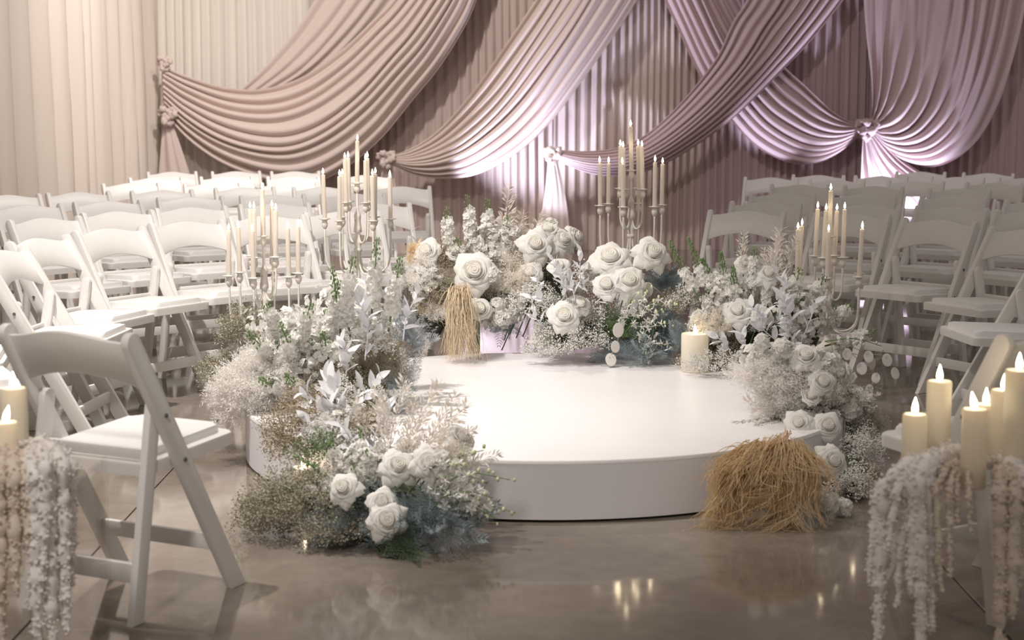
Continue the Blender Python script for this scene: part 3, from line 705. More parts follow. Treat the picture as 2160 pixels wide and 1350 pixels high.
# ------------------------------------------------------------------ arrangement builders
def floor_at(V):
    V = np.atleast_2d(V); return np.where(np.hypot(V[:, 0]-SC[0], V[:, 1]-SC[1]) < SR+.004, SH, 0.0)
class Arr:
    def __init__(s, px, py, Y, name, label, cat='flowers', z=None):
        c = at(px, py, Y); s.base = np.array([c[0], Y, floor_at(np.array([c[0], Y, 0]))[0]]); s.o = empty(name, s.base, 0, label, cat); s.Y = Y; s.r = np.random.default_rng(abs(hash(label)) % 1000 if False else int(px+py))
    def P(s, px, py, dy=0.0): return at(px, py, s.Y+dy)
    def core(s, px, py, dy, rx, rz, ry, m='darkgreen'):
        c = s.P(px, py, dy); k = FPX/(s.Y+dy); V, F = ico_sphere(3)
        nrm = np.sin(V[:, 0]*7+1)*np.sin(V[:, 1]*6+2)*np.sin(V[:, 2]*8)
        V = V*(1+.10*nrm)[:, None]*np.array([rx/k, ry, rz/k])*.72 + c
        V[:, 2] = np.maximum(V[:, 2], floor_at(V)+.003)
        part('foam_mound', V, F, M[m], s.o)
    def clump(s, name, tm, mats, px, py, dy, rx, rz, ry, n, ln, up=.35, lo=-.25, inner=.5, seed=0, dirbias=(0, 0, 0)):
        r = np.random.default_rng(int(px*3+py+seed)); Yc = s.Y+dy; k = FPX/Yc; c = s.P(px, py, dy); rad = np.array([rx/k, ry, rz/k])
        D = r.normal(0, 1, (n*4, 3)); D /= np.linalg.norm(D, axis=1)[:, None]; D = D[(D[:, 2] > lo) & (D[:, 1] < .45)][:max(8, int(n*.72))]; n = len(D)
        dirs = D*rad/np.linalg.norm(rad)*1.6 + np.array([0, 0, up])*.5 + np.array(dirbias) + r.normal(0, .18, (n, 3))
        S = ln*r.uniform(.65, 1.1, n); Rm = rot_to(dirs, r.uniform(0, 6.28, n)); P0 = c + D*rad*r.uniform(.75, 1.06, (n, 1)) - Rm[:, :, 2]*S[:, None]*.95; mn = .006
        tip = P0+Rm[:, :, 2]*S[:, None]; low = np.minimum(P0[:, 2], tip[:, 2]); P0[:, 2] += np.maximum(0, np.maximum(floor_at(P0), floor_at(tip))+.02-low)
        parts = [MB() for _ in mats]
        for q in range(len(tm)):
            sel = np.arange(n) % len(tm) == q
            if not sel.any(): continue
            t = tm[q] if isinstance(tm[q][0], tuple) else (tm[q],)
            for j in range(len(mats)): scatter(parts[j], t[j], P0[sel], Rm[sel], S[sel])
        top = None
        for j, mm in enumerate(mats):
            V, F = parts[j].get(); V[:, 2] = np.maximum(V[:, 2], floor_at(V)+.002)
            o = part(name if j == len(mats)-1 else 'twigs', V, F, M[mm], s.o if top is None else top, 'stuff')
    def gyps(s, *a, n=60, ln=.17, **k): s.clump('babys_breath', GYP, ('gypstem', 'bloom'), *a, int(n*.72), ln, **k)
    def lim(s, *a, n=70, ln=.17, m='grey', **k): s.clump('limonium', LIM, (m, m), *a, n, ln, **k)
    def fuzz(s, *a, n=60, ln=.16, m='whiteplume', **k): s.clump('feathery_foliage', FUZ, (m, m), *a, n, ln, **k)
    def fern(s, *a, n=40, ln=.19, m='bluefern', **k): s.clump('fern_fronds', FERN, (m,), *a, n, ln, **k)
    def cloud(s, px, py, dy, rx, rz, ry, n=130, size=.017, m='bloom', seed=0, name='florets'):
        r = np.random.default_rng(int(px+py*3+seed)); k = FPX/(s.Y+dy); c = s.P(px, py, dy)
        D = r.normal(0, 1, (n, 3)); D /= np.linalg.norm(D, axis=1)[:, None]; D[:, 1] = -np.abs(D[:, 1])*.9+.1
        P0 = c + D*np.array([rx/k, ry, rz/k])*r.uniform(.55, 1.05, (n, 1)); mb = MB(); Rm = rot_to(D+r.normal(0, .4, (n, 3)), r.uniform(0, 6.28, n)); S = size*r.uniform(.7, 1.3, n)
        P0[:, 2] = np.maximum(P0[:, 2], floor_at(P0)+.02)
        for q in range(4): scatter(mb, FLO[q], P0[q::4], Rm[q::4], S[q::4])
        part(name, *mb.get(), M[m], s.o, 'stuff')
    def rose(s, px, py, spx, dy=0.0, face=None, v=None, stem=True, m=None):
        p = s.P(px, py, dy); rad = spx/2/(FPX/(s.Y+dy)); r = s.r
        f = np.array(face if face is not None else (r.uniform(-.5, .5), -.95, r.uniform(.35, .9)), float); Rm = rot_to(f, r.uniform(0, 6.28))[0]
        me = ROSES[int(r.integers(0, 3)) if v is None else v]
        sc_ = rad*1.10; o = inst('rose', me, m4(Rm, p-Rm[:, 2]*rad*.35, sc_), s.o)
        if stem:
            a = p-Rm[:, 2]*rad*.5; b = s.base + np.array([(p[0]-s.base[0])*.45, (p[1]-s.base[1])*.4+.02, max(.05, (p[2]-s.base[2])*.35)])
            V, F = tube(catmull([a, a-Rm[:, 2]*.05, (a+b)/2-Rm[:, 2]*.03, b], 10), .0032, 5); part('stem', V, F, M['green'], o)
        return o
    def fluff(s, px, py, spx, dy=0.0):
        p = s.P(px, py, dy); rad = spx/2/(FPX/(s.Y+dy)); r = s.r
        inst('carnation', FLUFF[int(r.integers(0, 2))], m4(rot_to((r.uniform(-.5, .5), -.8, .7), r.uniform(0, 6.3))[0], p, rad), s.o)
    def stock(s, bx, by, tx, ty, dyb=0.0, dyt=0.0, wpx=38, green=.28, n=34, size=.019, m='bloom', gap=.25):
        """flower spike: green stem, white florets, green bud tip"""
        r = s.r; b = s.P(bx, by, dyb); t = s.P(tx, ty, dyt); L = np.linalg.norm(t-b); k = FPX/s.Y
        mid = (b+t)/2 + r.normal(0, .03*L, 3); path = catmull([b, mid, t], 16)
        o = part('flower_spike', *tube(path, np.linspace(.0042, .002, 16), 5), M['green'], s.o)
        mb, gb = MB(), MB()
        for i in range(n):
            q = gap+(1-gap)*i/n; j = q*15; p = path[int(j)]*(1-j%1)+path[min(15, int(j)+1)]*(j%1)
            a = i*2.4; d0 = (path[-1]-path[0])/L; u = np.cross(d0, [0, 1, .2]); u /= np.linalg.norm(u); w_ = np.cross(d0, u)
            d = u*math.cos(a)+w_*math.sin(a)
            if q < 1-green:
                rr = wpx/2/k*(.75+.3*r.uniform())*(1-.35*q); V, F = xf(FLO[i % 4], rot_to(d*.9+d0*.35+r.normal(0, .2, 3), r.uniform(0, 6.3))[0], p+d*rr*.62, size*r.uniform(.85, 1.2)); mb.add(V, F)
            else:
                rr = wpx/2/k*.42*(1.1-q)/(green+.05)*.8+.003; V, F = xf(ICO, rot_to(d+d0, 0)[0], p+d*rr, 1); 
                gb.add((V-(p+d*rr))*np.array([.0034, .0034, .0066])*r.uniform(.7, 1.2)+(p+d*rr), F)
        if mb.n: tag(part('florets', *mb.get(), M[m], o, 'stuff'), 'ruffled white florets')
        if gb.n: tag(part('bud_tip', *gb.get(), M['green'], o, 'stuff'), 'tight green buds')
    def branch(s, bx, by, tx, ty, n=9, leaf=.062, dyb=0.0, dyt=-.03, bend=0.02):
        r = s.r; b = s.P(bx, by, dyb); t = s.P(tx, ty, dyt); L = np.linalg.norm(t-b); path = catmull([b, (b+t)/2+r.normal(0, bend, 3), t], 14)
        o = part('leafy_branch', *tube(path, np.linspace(.0032, .0016, 14), 5), M['silver'], s.o)
        d0 = (t-b)/L; u = np.cross(d0, [0, 1, 0]); u /= np.linalg.norm(u)+1e-9; w_ = np.cross(d0, u); ph = r.uniform(0, 6)
        for i in range(n):
            q = .15+.85*i/(n-1); p = path[min(13, int(q*13))]; a = ph+i*2.5; d = u*math.cos(a)*1.0+w_*math.sin(a)*.8+d0*(.55+.9*q)+np.array([0, -.15, 0])
            sc_ = leaf*r.uniform(.8, 1.15)*(1.08-.35*abs(q-.5)); out = -(u*math.cos(a)+w_*math.sin(a)); 
            z = d/np.linalg.norm(d); x = out-z*np.dot(out, z); x /= np.linalg.norm(x)+1e-9; y = np.cross(z, x)
            inst('leaf', LEAVES[int(r.integers(0, 3))], m4(np.stack([x, y, z], 1), p, sc_), o)
    def plume(s, bx, by, tx, ty, dyb=0.0, dyt=0.0, m='plume', w=1.0, kind=None):
        b = s.P(bx, by, dyb); t = s.P(tx, ty, dyt); L = np.linalg.norm(t-b); V, F = (kind or PLU)[int(s.r.integers(0, 3))]
        V = V*np.array([w, w, 1])*L; bend = s.r.uniform(-.12, .12); V = V+np.stack([bend*L*(V[:, 2]/L)**2*0.8, 0*V[:, 2], 0*V[:, 2]], 1)
        V = V @ rot_to(t-b)[0].T + b; V[:, 2] = np.maximum(V[:, 2], floor_at(V)+.004)
        part('dried_plume', V, F, M[m], s.o)
    def orchid(s, bx, by, tx, ty, n=9, size=.021, dyb=0.0, dyt=-.04, buds=.25, sag=.02):
        r = s.r; b = s.P(bx, by, dyb); t = s.P(tx, ty, dyt); path = catmull([b, (b+t)/2+np.array([0, 0, sag]), t], 14)
        o = part('orchid_spray', *tube(path, np.linspace(.003, .0014, 14), 5), M['green'], s.o); mb, gb = MB(), MB()
        for i in range(n):
            q = .2+.8*i/(n-1); p = path[min(13, int(q*13))]; off = r.normal(0, 1, 3); off[1] = -abs(off[1]); off /= np.linalg.norm(off)
            p = p+off*.016; p[2] = max(p[2], floor_at(p)[0]+.018)
            if q > 1-buds: gb.add(ICO[0]*np.array([.0055, .0055, .009])*r.uniform(.8, 1.2)+p, ICO[1])
            else:
                Rm = rot_to(off+np.array([0, -.5, .1]), r.uniform(0, 6.28))[0]
                for k in range(5):
                    a = 2*np.pi*k/5; lf = T_leaf(1, .78 if k % 2 else .55, .35, -.15, 4); Rk = rot_to((math.cos(a), math.sin(a), .35), 0)[0]
                    V, F = xf(lf, Rm @ Rk, p, size*r.uniform(.85, 1.1)); mb.add(V, F)
                V, F = xf(ICO, None, p+Rm[:, 2]*.004, .005); mb.add(V, F)
        if mb.n: tag(part('orchid_blooms', *mb.get(), M['bloom'], o, 'stuff'), 'small white five-petalled orchids')
        if gb.n: tag(part('orchid_buds', *gb.get(), M['palegreen'], o, 'stuff'), 'pale green buds')
    def discs(s, pts, spx=26, dy=0.0, stem_from=None):
        r = s.r; k = FPX/(s.Y+dy); P = [s.P(x, y, dy) for x, y in pts]; b = s.P(*(stem_from or pts[0]), dy)
        o = part('silver_dollar_stem', *tube(catmull([b]+P, 24), .0014, 5), M['brown'], s.o)
        for p in P:
            off = np.array([r.uniform(-.01, .01), -.012, -.012]); Rm = rot_to((r.uniform(-.7, .7), -1, r.uniform(-.4, .6)), 0)[0] @ np.diag([1, 1.25, 1])
            q = p+off; q[2] = max(q[2], floor_at(q)[0]+.03)
            inst('disc', DISC, m4(Rm, q, spx/2/k*r.uniform(.8, 1.1)), o)
def ico_sphere(sub):
    bm = bmesh.new(); bmesh.ops.create_icosphere(bm, subdivisions=sub, radius=1); V = np.array([v.co[:] for v in bm.verts]); F = np.array([[v.index for v in f.verts] for f in bm.faces]); bm.free(); return V, [F]
def strands(name, parent, starts, ends, mids, n, rad, material, seed, jit=.03, floor=.004, fluff=0, flen=.02, group=40):
    """hair-like plume strands; start/end/mid are (centre, spread) pairs"""
    r = np.random.default_rng(seed); mb = MB()
    for i in range(n):
        q = r.uniform(); pick = lambda L: np.array(L[0])+(np.array(L[1])-np.array(L[0]))*q
        a = pick(starts)+r.normal(0, jit, 3)*.5; b = pick(mids)+r.normal(0, jit, 3); c = pick(ends)+r.normal(0, jit, 3)*1.2
        path = catmull([a, a+(b-a)*.45+np.array([0, -.01, .02+r.uniform(0, .03)]), b, b+(c-b)*.55+r.normal(0, .012, 3), c], 12); path[:, 2] = np.maximum(path[:, 2], floor+rad)
        V, F = tube(path, np.linspace(rad, rad*.35, 12)*r.uniform(.7, 1.3), 3, False); mb.add(V, F)
        for k in range(fluff):
            j = r.integers(2, 12); p = path[j]; d = (path[j]-path[j-1]); d = d/(np.linalg.norm(d)+1e-9)+r.normal(0, .5, 3); e = p+d*flen*r.uniform(.5, 1.3); e[2] = max(e[2], floor+.001)
            mb.add(*blade(p, e, .0008, .0003))
    return part(name, *mb.get(), M[material], parent, 'stuff')

# ------------------------------------------------------------------ arrangement at the left front
A = Arr(770, 1010, 5.12, 'flower_arrangement', 'low floral mound at left front of the stage with roses over blue-grey fern')
A.core(770, 1060, .12, 190, 90, .20); A.core(850, 1080, .02, 110, 65, .14)
A.fern(905, 1095, -.08, 150, 75, .17, n=75, ln=.17); A.fern(740, 1110, -.05, 120, 60, .16, n=55, ln=.16); A.fern(830, 1140, -.14, 120, 30, .10, n=26, ln=.15, up=0)
A.lim(640, 1060, .05, 140, 90, .18, n=150, ln=.17); A.lim(560, 1105, .05, 90, 40, .12, n=60, ln=.17, dirbias=(-.5, 0, -.1)); A.lim(625, 930, .35, 90, 90, .15, n=90, ln=.17, m='brown')
A.lim(720, 1120, -.1, 110, 40, .12, n=60, ln=.14)
A.fern(850, 1165, -.22, 90, 20, .10, n=11, ln=.17, up=-.1, m='deepgreen')
A.fuzz(690, 960, .15, 90, 60, .10, n=30, m='green', ln=.12)
for a in ((725,1030,68,-.14,(-.25,-.9,.5),0),(806,1060,66,-.17,(.1,-.95,.5),1),(817,1098,80,-.21,(.15,-.95,.35),0),(840,984,76,-.06,(.2,-.8,.6),2),(905,976,72,-.08,(.1,-.9,.45),2),(972,922,66,.0,(.5,-.6,.6),1),(855,940,50,.05,(0,-.7,.8),3)):
    A.rose(a[0], a[1], a[2], a[3], a[4], a[5])
A.stock(720,1060,660,975,dyt=.05,wpx=26,green=.45,n=26); A.stock(700,1040,570,1030,wpx=22,green=.55,n=22); A.stock(740,1020,690,930,wpx=28,n=30,green=.2); A.stock(760,1020,760,900,dyt=.05,wpx=28,n=30,green=.25)
A.stock(790,1010,800,930,wpx=28,n=26,green=.1); A.stock(730,1050,620,960,dyt=.05,wpx=24,green=.6,n=24); A.stock(770,1060,745,985,dyt=-.1,wpx=30,n=30,green=.12); A.stock(800,1030,770,950,dyt=-.06,wpx=30,n=30,green=.1)
A.cloud(760,985,.0,80,50,.06,n=120,size=.012); A.cloud(940,990,-.05,80,60,.06,n=120,size=.014)
A.plume(830,1010,800,830,dyt=.1); A.plume(850,1000,880,830,dyt=.1); A.plume(870,1000,960,815,dyt=.1); A.plume(880,1010,1000,890); A.plume(900,1020,1060,950,dyt=-.05); A.plume(840,1000,905,860,dyt=.05); A.plume(890,1000,960,870); A.plume(870,1010,930,900,w=1.3)
A.branch(720,950,690,840,9,.07,dyb=.3,dyt=.3); A.branch(760,960,715,890,8,.062,dyb=.15,dyt=.1); A.branch(780,960,800,880,7,.058,dyb=.15,dyt=.2); A.branch(740,930,650,830,8,.066,dyb=.3,dyt=.35)
A.orchid(900,1030,1000,1075,10,.02,-.1,-.12); A.orchid(920,1060,1050,1095,10,.022,-.1,-.15); A.orchid(920,1010,1075,1012,10,.019,-.1,-.12,.5); A.orchid(900,990,985,985,9,.021,-.1,-.12); A.orchid(930,1000,1020,950,7,.016,-.05,-.05,.7); A.orchid(960,1075,1088,1082,8,.018,-.1,-.12,.4)

A.gyps(700, 920, .25, 80, 50, .10, n=90, ln=.12); A.lim(760, 900, .3, 70, 50, .10, n=70, ln=.13, m='brown'); A.cloud(700, 900, .3, 60, 45, .07, n=70, size=.017); A.cloud(990, 1060, -.1, 60, 40, .05, n=50, size=.015)
A.branch(760,940,700,800,9,.074,.35,.35); A.branch(800,930,830,840,8,.066,.35,.35); A.branch(720,930,760,820,9,.07,.4,.4); A.branch(690,950,640,880,7,.066,.3,.25)
for a in ((820,960,850,790),(840,960,930,800),(800,940,785,810),(860,980,985,840),(880,990,1010,910),(780,940,745,830)):
    A.plume(*a, dyt=.15, dyb=.15, w=1.2)
A.orchid(930,1050,1040,1050,9,.02,-.12,-.16); A.orchid(940,1020,1010,1010,8,.02,-.12,-.14); A.fuzz(950,960,0,60,50,.08,n=40,ln=.12,m='plume')

# ------------------------------------------------------------------ arrangement at the left
A = Arr(690, 830, 6.35, 'flower_arrangement', 'tall white floral mound at the left edge of the stage below two candelabras')
A.core(690, 830, .05, 170, 120, .25); A.core(790, 780, .40, 80, 70, .15)
A.fuzz(520, 860, -.1, 85, 100, .14, n=150, ln=.17); A.fuzz(560, 800, -.1, 90, 80, .14, n=110, ln=.16); A.fuzz(540, 930, -.15, 40, 90, .10, n=70, ln=.13)
A.lim(470, 790, .1, 60, 50, .12, n=60, ln=.19, dirbias=(-.5, 0, 0)); A.lim(520, 700, .1, 70, 60, .12, n=70, ln=.17, dirbias=(-.3, 0, .1)); A.lim(700, 780, -.12, 70, 60, .10, n=60, ln=.13, m='brown'); A.lim(800, 770, .05, 70, 85, .12, n=120, ln=.14, m='brown'); A.fern(845, 800, .1, 45, 60, .10, n=36, ln=.13, m='palefern'); A.lim(770, 840, -.2, 70, 50, .1, n=50, ln=.12); A.gyps(780, 720, -.05, 70, 70, .1, n=70, ln=.13); A.gyps(720, 830, -.3, 60, 40, .08, n=50, ln=.12)
A.lim(650, 870, -.3, 70, 60, .1, n=60, ln=.13, m='brown')
A.cloud(620,720,-.05,85,75,.10,n=170,size=.021); A.cloud(760,690,-.05,70,70,.12,n=90,size=.014); A.cloud(600,800,-.12,80,45,.10,n=110,size=.020); A.cloud(710,650,.05,70,60,.1,n=110,size=.020); A.cloud(560,690,.05,55,45,.1,n=70,size=.014); A.cloud(690,760,-.15,60,40,.08,n=70,size=.02); A.fuzz(640,720,.0,85,75,.12,n=90,ln=.13); A.fuzz(600,780,-.1,70,50,.1,n=70,ln=.13)
for a in ((610,760,560,640),(640,760,655,640),(600,790,520,700),(660,770,690,650),(690,740,715,590),(740,720,745,540),(780,700,795,500),(820,700,845,540),(640,800,580,720),(680,800,640,690),(650,830,555,770),(700,820,660,740),(720,720,700,560),(650,790,590,680),(670,780,625,690),(640,830,560,730),(690,790,680,700),(620,840,545,800),(660,850,600,790)):
    A.stock(*a, dyb=-.05, dyt=float(A.r.uniform(-.32, -.05)), wpx=46, n=60, green=float(A.r.uniform(.14, .36)), size=.02)
A.branch(770,760,745,620,11,.074,-.2,-.15); A.branch(730,790,720,720,9,.07,-.3,-.3); A.branch(800,720,770,600,10,.07,-.1,0); A.branch(840,700,830,580,9,.066,0,.1); A.branch(850,720,880,620,9,.064,0,.1); A.branch(720,840,690,800,8,.076,-.35,-.4); A.branch(760,850,800,790,8,.066,-.35,-.4); A.branch(700,880,640,830,7,.066,-.35,-.45)
A.fern(865,725,.35,55,60,.10,n=50,ln=.14,m='palefern'); A.fern(840,690,.3,50,50,.10,n=36,ln=.14,m='palefern'); A.fern(830, 860, -.2, 40, 50, .08, n=24, ln=.12)
A.plume(860,800,905,720,dyb=.2,dyt=.2); A.plume(845,820,850,730,dyb=0,dyt=0); A.plume(830,880,870,800,dyb=-.2,dyt=-.25); A.plume(800,900,810,810,dyb=-.3,dyt=-.35)

# ------------------------------------------------------------------ arrangement at the back left
A = Arr(1010, 620, 7.85, 'flower_arrangement', 'tall back floral arrangement with white stock spikes and an open rose at centre')
A.core(1000, 632, .1, 130, 62, .2); A.core(1130, 600, .15, 90, 80, .18); A.core(910, 650, .1, 50, 90, .15)
A.lim(970, 610, -.1, 90, 60, .14, n=110, ln=.15); A.lim(920, 640, -.1, 50, 70, .12, n=80, ln=.14, m='brown'); A.lim(1080, 590, 0, 80, 60, .14, n=90, ln=.15); A.lim(955, 545, .05, 50, 50, .1, n=50, ln=.15, m='brown')
A.fuzz(1085, 600, -.1, 70, 70, .12, n=90, ln=.15, m='plume'); A.fuzz(890, 590, -.1, 35, 60, .1, n=60, ln=.14); A.fuzz(930, 660, -.15, 40, 30, .08, n=40, ln=.11)
A.fuzz(885, 545, .02, 30, 40, .08, n=50, ln=.12, m='tan'); A.fuzz(905, 640, .0, 30, 60, .08, n=50, ln=.13, m='tan')
for a in ((960,570,942,435),(1000,560,985,410),(1030,560,1028,418),(1060,560,1073,455),(985,580,965,500),(1015,590,1005,480),(1040,600,1050,520)):
    A.stock(*a, wpx=40, n=40, green=float(A.r.uniform(.2, .32)), size=.024)
A.cloud(1050,520,0,55,60,.08,n=130,size=.021); A.cloud(1055,665,-.15,42,30,.06,n=110,size=.022); A.cloud(900,600,-.12,40,45,.06,n=110,size=.018); A.cloud(1090,620,-.12,45,45,.06,n=100,size=.018)
for a in ((1060,560,1078,382,1.1),(1080,570,1105,440,1.3),(1100,560,1140,440,1.2),(1110,570,1175,470,1.2),(1090,590,1090,470,1.4),(1120,580,1110,480,1.4),(1070,580,1060,450,1.2),(1130,590,1150,500,1.4)):
    A.plume(a[0],a[1],a[2],a[3],w=a[4],dyt=.05)
A.branch(880,600,870,490,8,.06,.1,.1); A.branch(905,600,895,520,7,.05,.05,.05)
for a in ((1000,572,84,-.22,(0,-.9,.35),0),(900,530,58,-.02,(-.2,-.9,.4),1),(960,530,46,0,(.1,-.8,.6),3),(1130,516,66,-.1,(.1,-.85,.45),2),(1155,486,56,0,(.1,-.6,.8),2),(1186,506,60,.0,(.5,-.7,.5),2),(1216,500,52,.05,(.8,-.4,.4),1),(1118,576,56,-.15,(-.1,-.85,.5),1),(1012,652,56,-.25,(.1,-.9,.4),3),(1160,470,40,.1,(-.2,-.3,.9),3)):
    A.rose(a[0], a[1], a[2], a[3], a[4], a[5])
A.fluff(1036, 582, 44, -.2); A.fluff(1050, 645, 42, -.2); A.fluff(1062, 670, 46, -.22)
A.fern(1070, 690, -.1, 60, 20, .1, n=16, ln=.12, up=-.5, lo=-1)
# legs of the stand that lifts it
part('stand', *tube([at(1000, 650, 8.0), [at(1000, 650, 8.0)[0], 8.0, .004]], .03, 12), M['stage_side'], A.o)

# ------------------------------------------------------------------ straw raffia tuft
c = at(972, 680, 7.42); T = empty('raffia_tuft', (c[0], 7.42, SH), 0, 'tuft of straw-coloured raffia hanging down onto the back of the stage', 'dried tuft')
strands('raffia_strands', T, [at(955, 612, 7.5), at(985, 612, 7.5)], [at(942, 752, 7.40), at(1008, 752, 7.36)], [at(952, 672, 7.42), at(988, 672, 7.40)], 260, .0015, 'raffia', 3, .022, SH)
strands('raffia_strands', T, [at(955, 612, 7.5), at(985, 612, 7.5)], [at(955, 700, 7.42), at(995, 700, 7.40)], [at(940, 650, 7.44), at(1000, 650, 7.40)], 110, .0013, 'raffia', 4, .028, SH)

# ------------------------------------------------------------------ arrangement at the back centre
A = Arr(1270, 690, 7.42, 'flower_arrangement', 'low floral mound with babys breath and white roses on the back of the stage', z=SH)
A.core(1200, 700, .08, 80, 55, .14); A.core(1330, 705, .08, 110, 55, .14); A.core(1160, 650, .15, 60, 50, .12)
A.gyps(1200, 715, -.05, 95, 52, .13, n=190, ln=.14); A.gyps(1130, 640, .05, 60, 50, .1, n=90, ln=.14); A.gyps(1262, 665, .05, 70, 45, .1, n=90, ln=.14); A.gyps(1150, 735, -.08, 60, 30, .10, n=60, ln=.12); A.gyps(1230,600,.15,60,50,.1,n=60,ln=.14)
A.fern(1340, 745, -.05, 90, 32, .13, n=70, ln=.14); A.fern(1390, 690, 0, 60, 60, .12, n=50, ln=.14); A.fern(1400, 590, .2, 55, 30, .12, n=36, ln=.15); A.fern(1310, 690, 0, 60, 40, .1, n=40, ln=.13, m='green')
A.fern(1410, 730, -.05, 50, 40, .1, n=40, ln=.13); A.fern(1400, 600, .25, 40, 30, .1, n=24, ln=.13, m='palefern')
for a in ((1190,666,66,-.14,(0,-.9,.4),0),(1280,602,62,-.05,(-.1,-.8,.5),1),(1327,592,66,-.06,(.1,-.85,.5),2),(1288,545,84,.05,(-.1,-.7,.7),2),(1376,533,70,.05,(.3,-.8,.5),2),(1222,642,54,-.08,(.3,-.7,.6),1),(1256,548,44,.1,(-.5,-.6,.5),3),(1180,562,46,.0,(0,-.8,.6),1)):
    A.rose(a[0], a[1], a[2], a[3], a[4], a[5])
A.branch(1190,630,1160,535,11,.062,-.1,-.1); A.branch(1165,670,1130,580,10,.058,-.1,-.1); A.branch(1240,620,1225,530,9,.056,0,0); A.branch(1215,660,1195,575,9,.06,-.1,-.1); A.branch(1255,640,1300,600,7,.05,-.08,-.1); A.branch(1150,690,1120,630,8,.056,-.1,-.12); A.branch(1300,640,1340,600,6,.045,0,0)
for a in ((1300,700,1340,620),(1320,700,1390,625),(1330,720,1420,680),(1340,740,1440,735),(1330,690,1370,600),(1350,700,1400,650),(1350,660,1430,640),(1380,690,1365,770)):
    A.orchid(*a, 10, .022, -.08, -.12, .2)
A.discs([(1305,690),(1302,725),(1286,752)], 24, -.15, (1320,660)); A.discs([(1370,605),(1420,640)], 24, .05, (1390,690))

# ------------------------------------------------------------------ arrangement at the back right
A = Arr(1560, 680, 7.3, 'flower_arrangement', 'floral arrangement at right with green snapdragon stems and pale dried plumes')
A.core(1540, 690, .15, 100, 80, .16); A.core(1660, 690, .1, 100, 100, .2); A.core(1560, 780, .0, 110, 40, .14)
A.gyps(1445, 640, .1, 45, 45, .1, n=70, ln=.13); A.gyps(1520, 775, -.28, 90, 40, .10, n=170, ln=.11); A.gyps(1580,690,-.05,50,40,.08,n=50,ln=.12); A.lim(1500, 720, 0, 70, 60, .1, n=70, ln=.13); A.lim(1530, 780, -.05, 110, 40, .12, n=90, ln=.12, m='brown'); A.lim(1440, 640, .1, 45, 40, .1, n=40, ln=.12)
for a in ((1480,640,1410,505),(1500,630,1450,500),(1510,620,1480,545),(1540,640,1520,530),(1550,650,1545,560)):
    A.stock(*a, dyt=-.05, wpx=40, n=70, green=.45, size=.015)
for a in ((1580,640,1592,520),(1530,680,1530,580),(1500,690,1490,610),(1560,690,1565,600),(1620,670,1610,570)):
    A.stock(*a, wpx=32, n=40, green=.2, size=.017)
for a in ((1670,680,1688,565),(1700,680,1740,580),(1690,720,1690,630),(1720,710,1760,640),(1730,700,1800,640),(1680,750,1700,680),(1740,730,1850,700),(1660,660,1660,600)):
    A.stock(*a, dyt=-.1, wpx=44, n=40, green=.18, size=.022)
A.cloud(1530,620,0,60,50,.1,n=160,size=.015); A.cloud(1690,660,-.1,70,60,.1,n=170,size=.019); A.cloud(1500,690,-.05,50,40,.06,n=90,size=.016)
A.plume(1560,600,1570,485,dyt=.1,w=1.1); A.plume(1620,620,1652,478,dyt=.1,w=1.2); A.plume(1630,620,1640,500,dyt=.15,w=1.3); A.plume(1640,620,1680,490,dyt=.15,w=1.1); A.plume(1600,610,1620,520,dyt=.1,w=1.3)
A.fuzz(1500, 690, -.08, 45, 45, .08, n=50, ln=.12, m='plume')
for a in ((1572,556,46,.05,(0,-.7,.6),1),(1620,578,48,0,(.2,-.75,.6),2),(1556,656,62,-.1,(-.2,-.8,.6),2),(1610,664,50,-.12,(.2,-.8,.6),1),(1475,668,40,0,(-.3,-.8,.5),3)):
    A.rose(a[0], a[1], a[2], a[3], a[4], a[5])
for a in ((1640,680,1640,575,10,.07),(1600,700,1575,640,8,.062),(1660,700,1650,630,9,.072),(1540,740,1510,710,7,.066),(1580,745,1570,700,7,.066),(1640,720,1600,660,8,.066),(1690,720,1720,640,7,.06),(1680,740,1650,690,7,.066)):
    A.branch(*a, -.2, -.22)
A.fern(1440, 720, 0, 30, 50, .08, n=24, ln=.12)

# ------------------------------------------------------------------ arrangement at the right front
A = Arr(1720, 860, 6.15, 'flower_arrangement', 'white floral mound spilling down the right edge of the stage above the tan pampas')
A.core(1700, 850, .1, 110, 130, .2); A.core(1780, 980, .1, 80, 110, .2)
A.fuzz(1630, 800, -.1, 100, 50, .12, n=130, ln=.16); A.fuzz(1700, 830, -.1, 80, 80, .12, n=110, ln=.15); A.fuzz(1640, 880, -.12, 60, 70, .1, n=60, ln=.14)
A.cloud(1640,760,-.05,90,45,.1,n=230,size=.019); A.cloud(1720,790,-.1,80,60,.1,n=230,size=.02); A.cloud(1790,850,0,50,40,.08,n=110,size=.019); A.cloud(1700,900,-.12,70,50,.08,n=120,size=.02)
A.gyps(1800, 970, 0, 65, 110, .12, n=220, ln=.13); A.gyps(1795, 1045, -.5, 60, 60, .1, n=120, ln=.12); A.gyps(1815, 975, -.3, 50, 80, .1, n=120, ln=.12); A.lim(1815, 910, .05, 60, 60, .1, n=90, ln=.13); A.lim(1800, 1060, -.05, 60, 50, .12, n=60, ln=.13)
for a in ((1700,752,68,-.15,(0,-.7,.75),1),(1735,806,62,-.2,(.2,-.85,.4),1),(1685,892,58,-.3,(-.2,-.8,.5),2),(1746,898,62,-.3,(.1,-.9,.4),1),(1757,972,66,-.72,(.3,-.9,.3),0),(1712,835,50,-.2,(0,-.7,.6),3)):
    A.rose(a[0], a[1], a[2], a[3], a[4], a[5], stem=a[1] < 950)
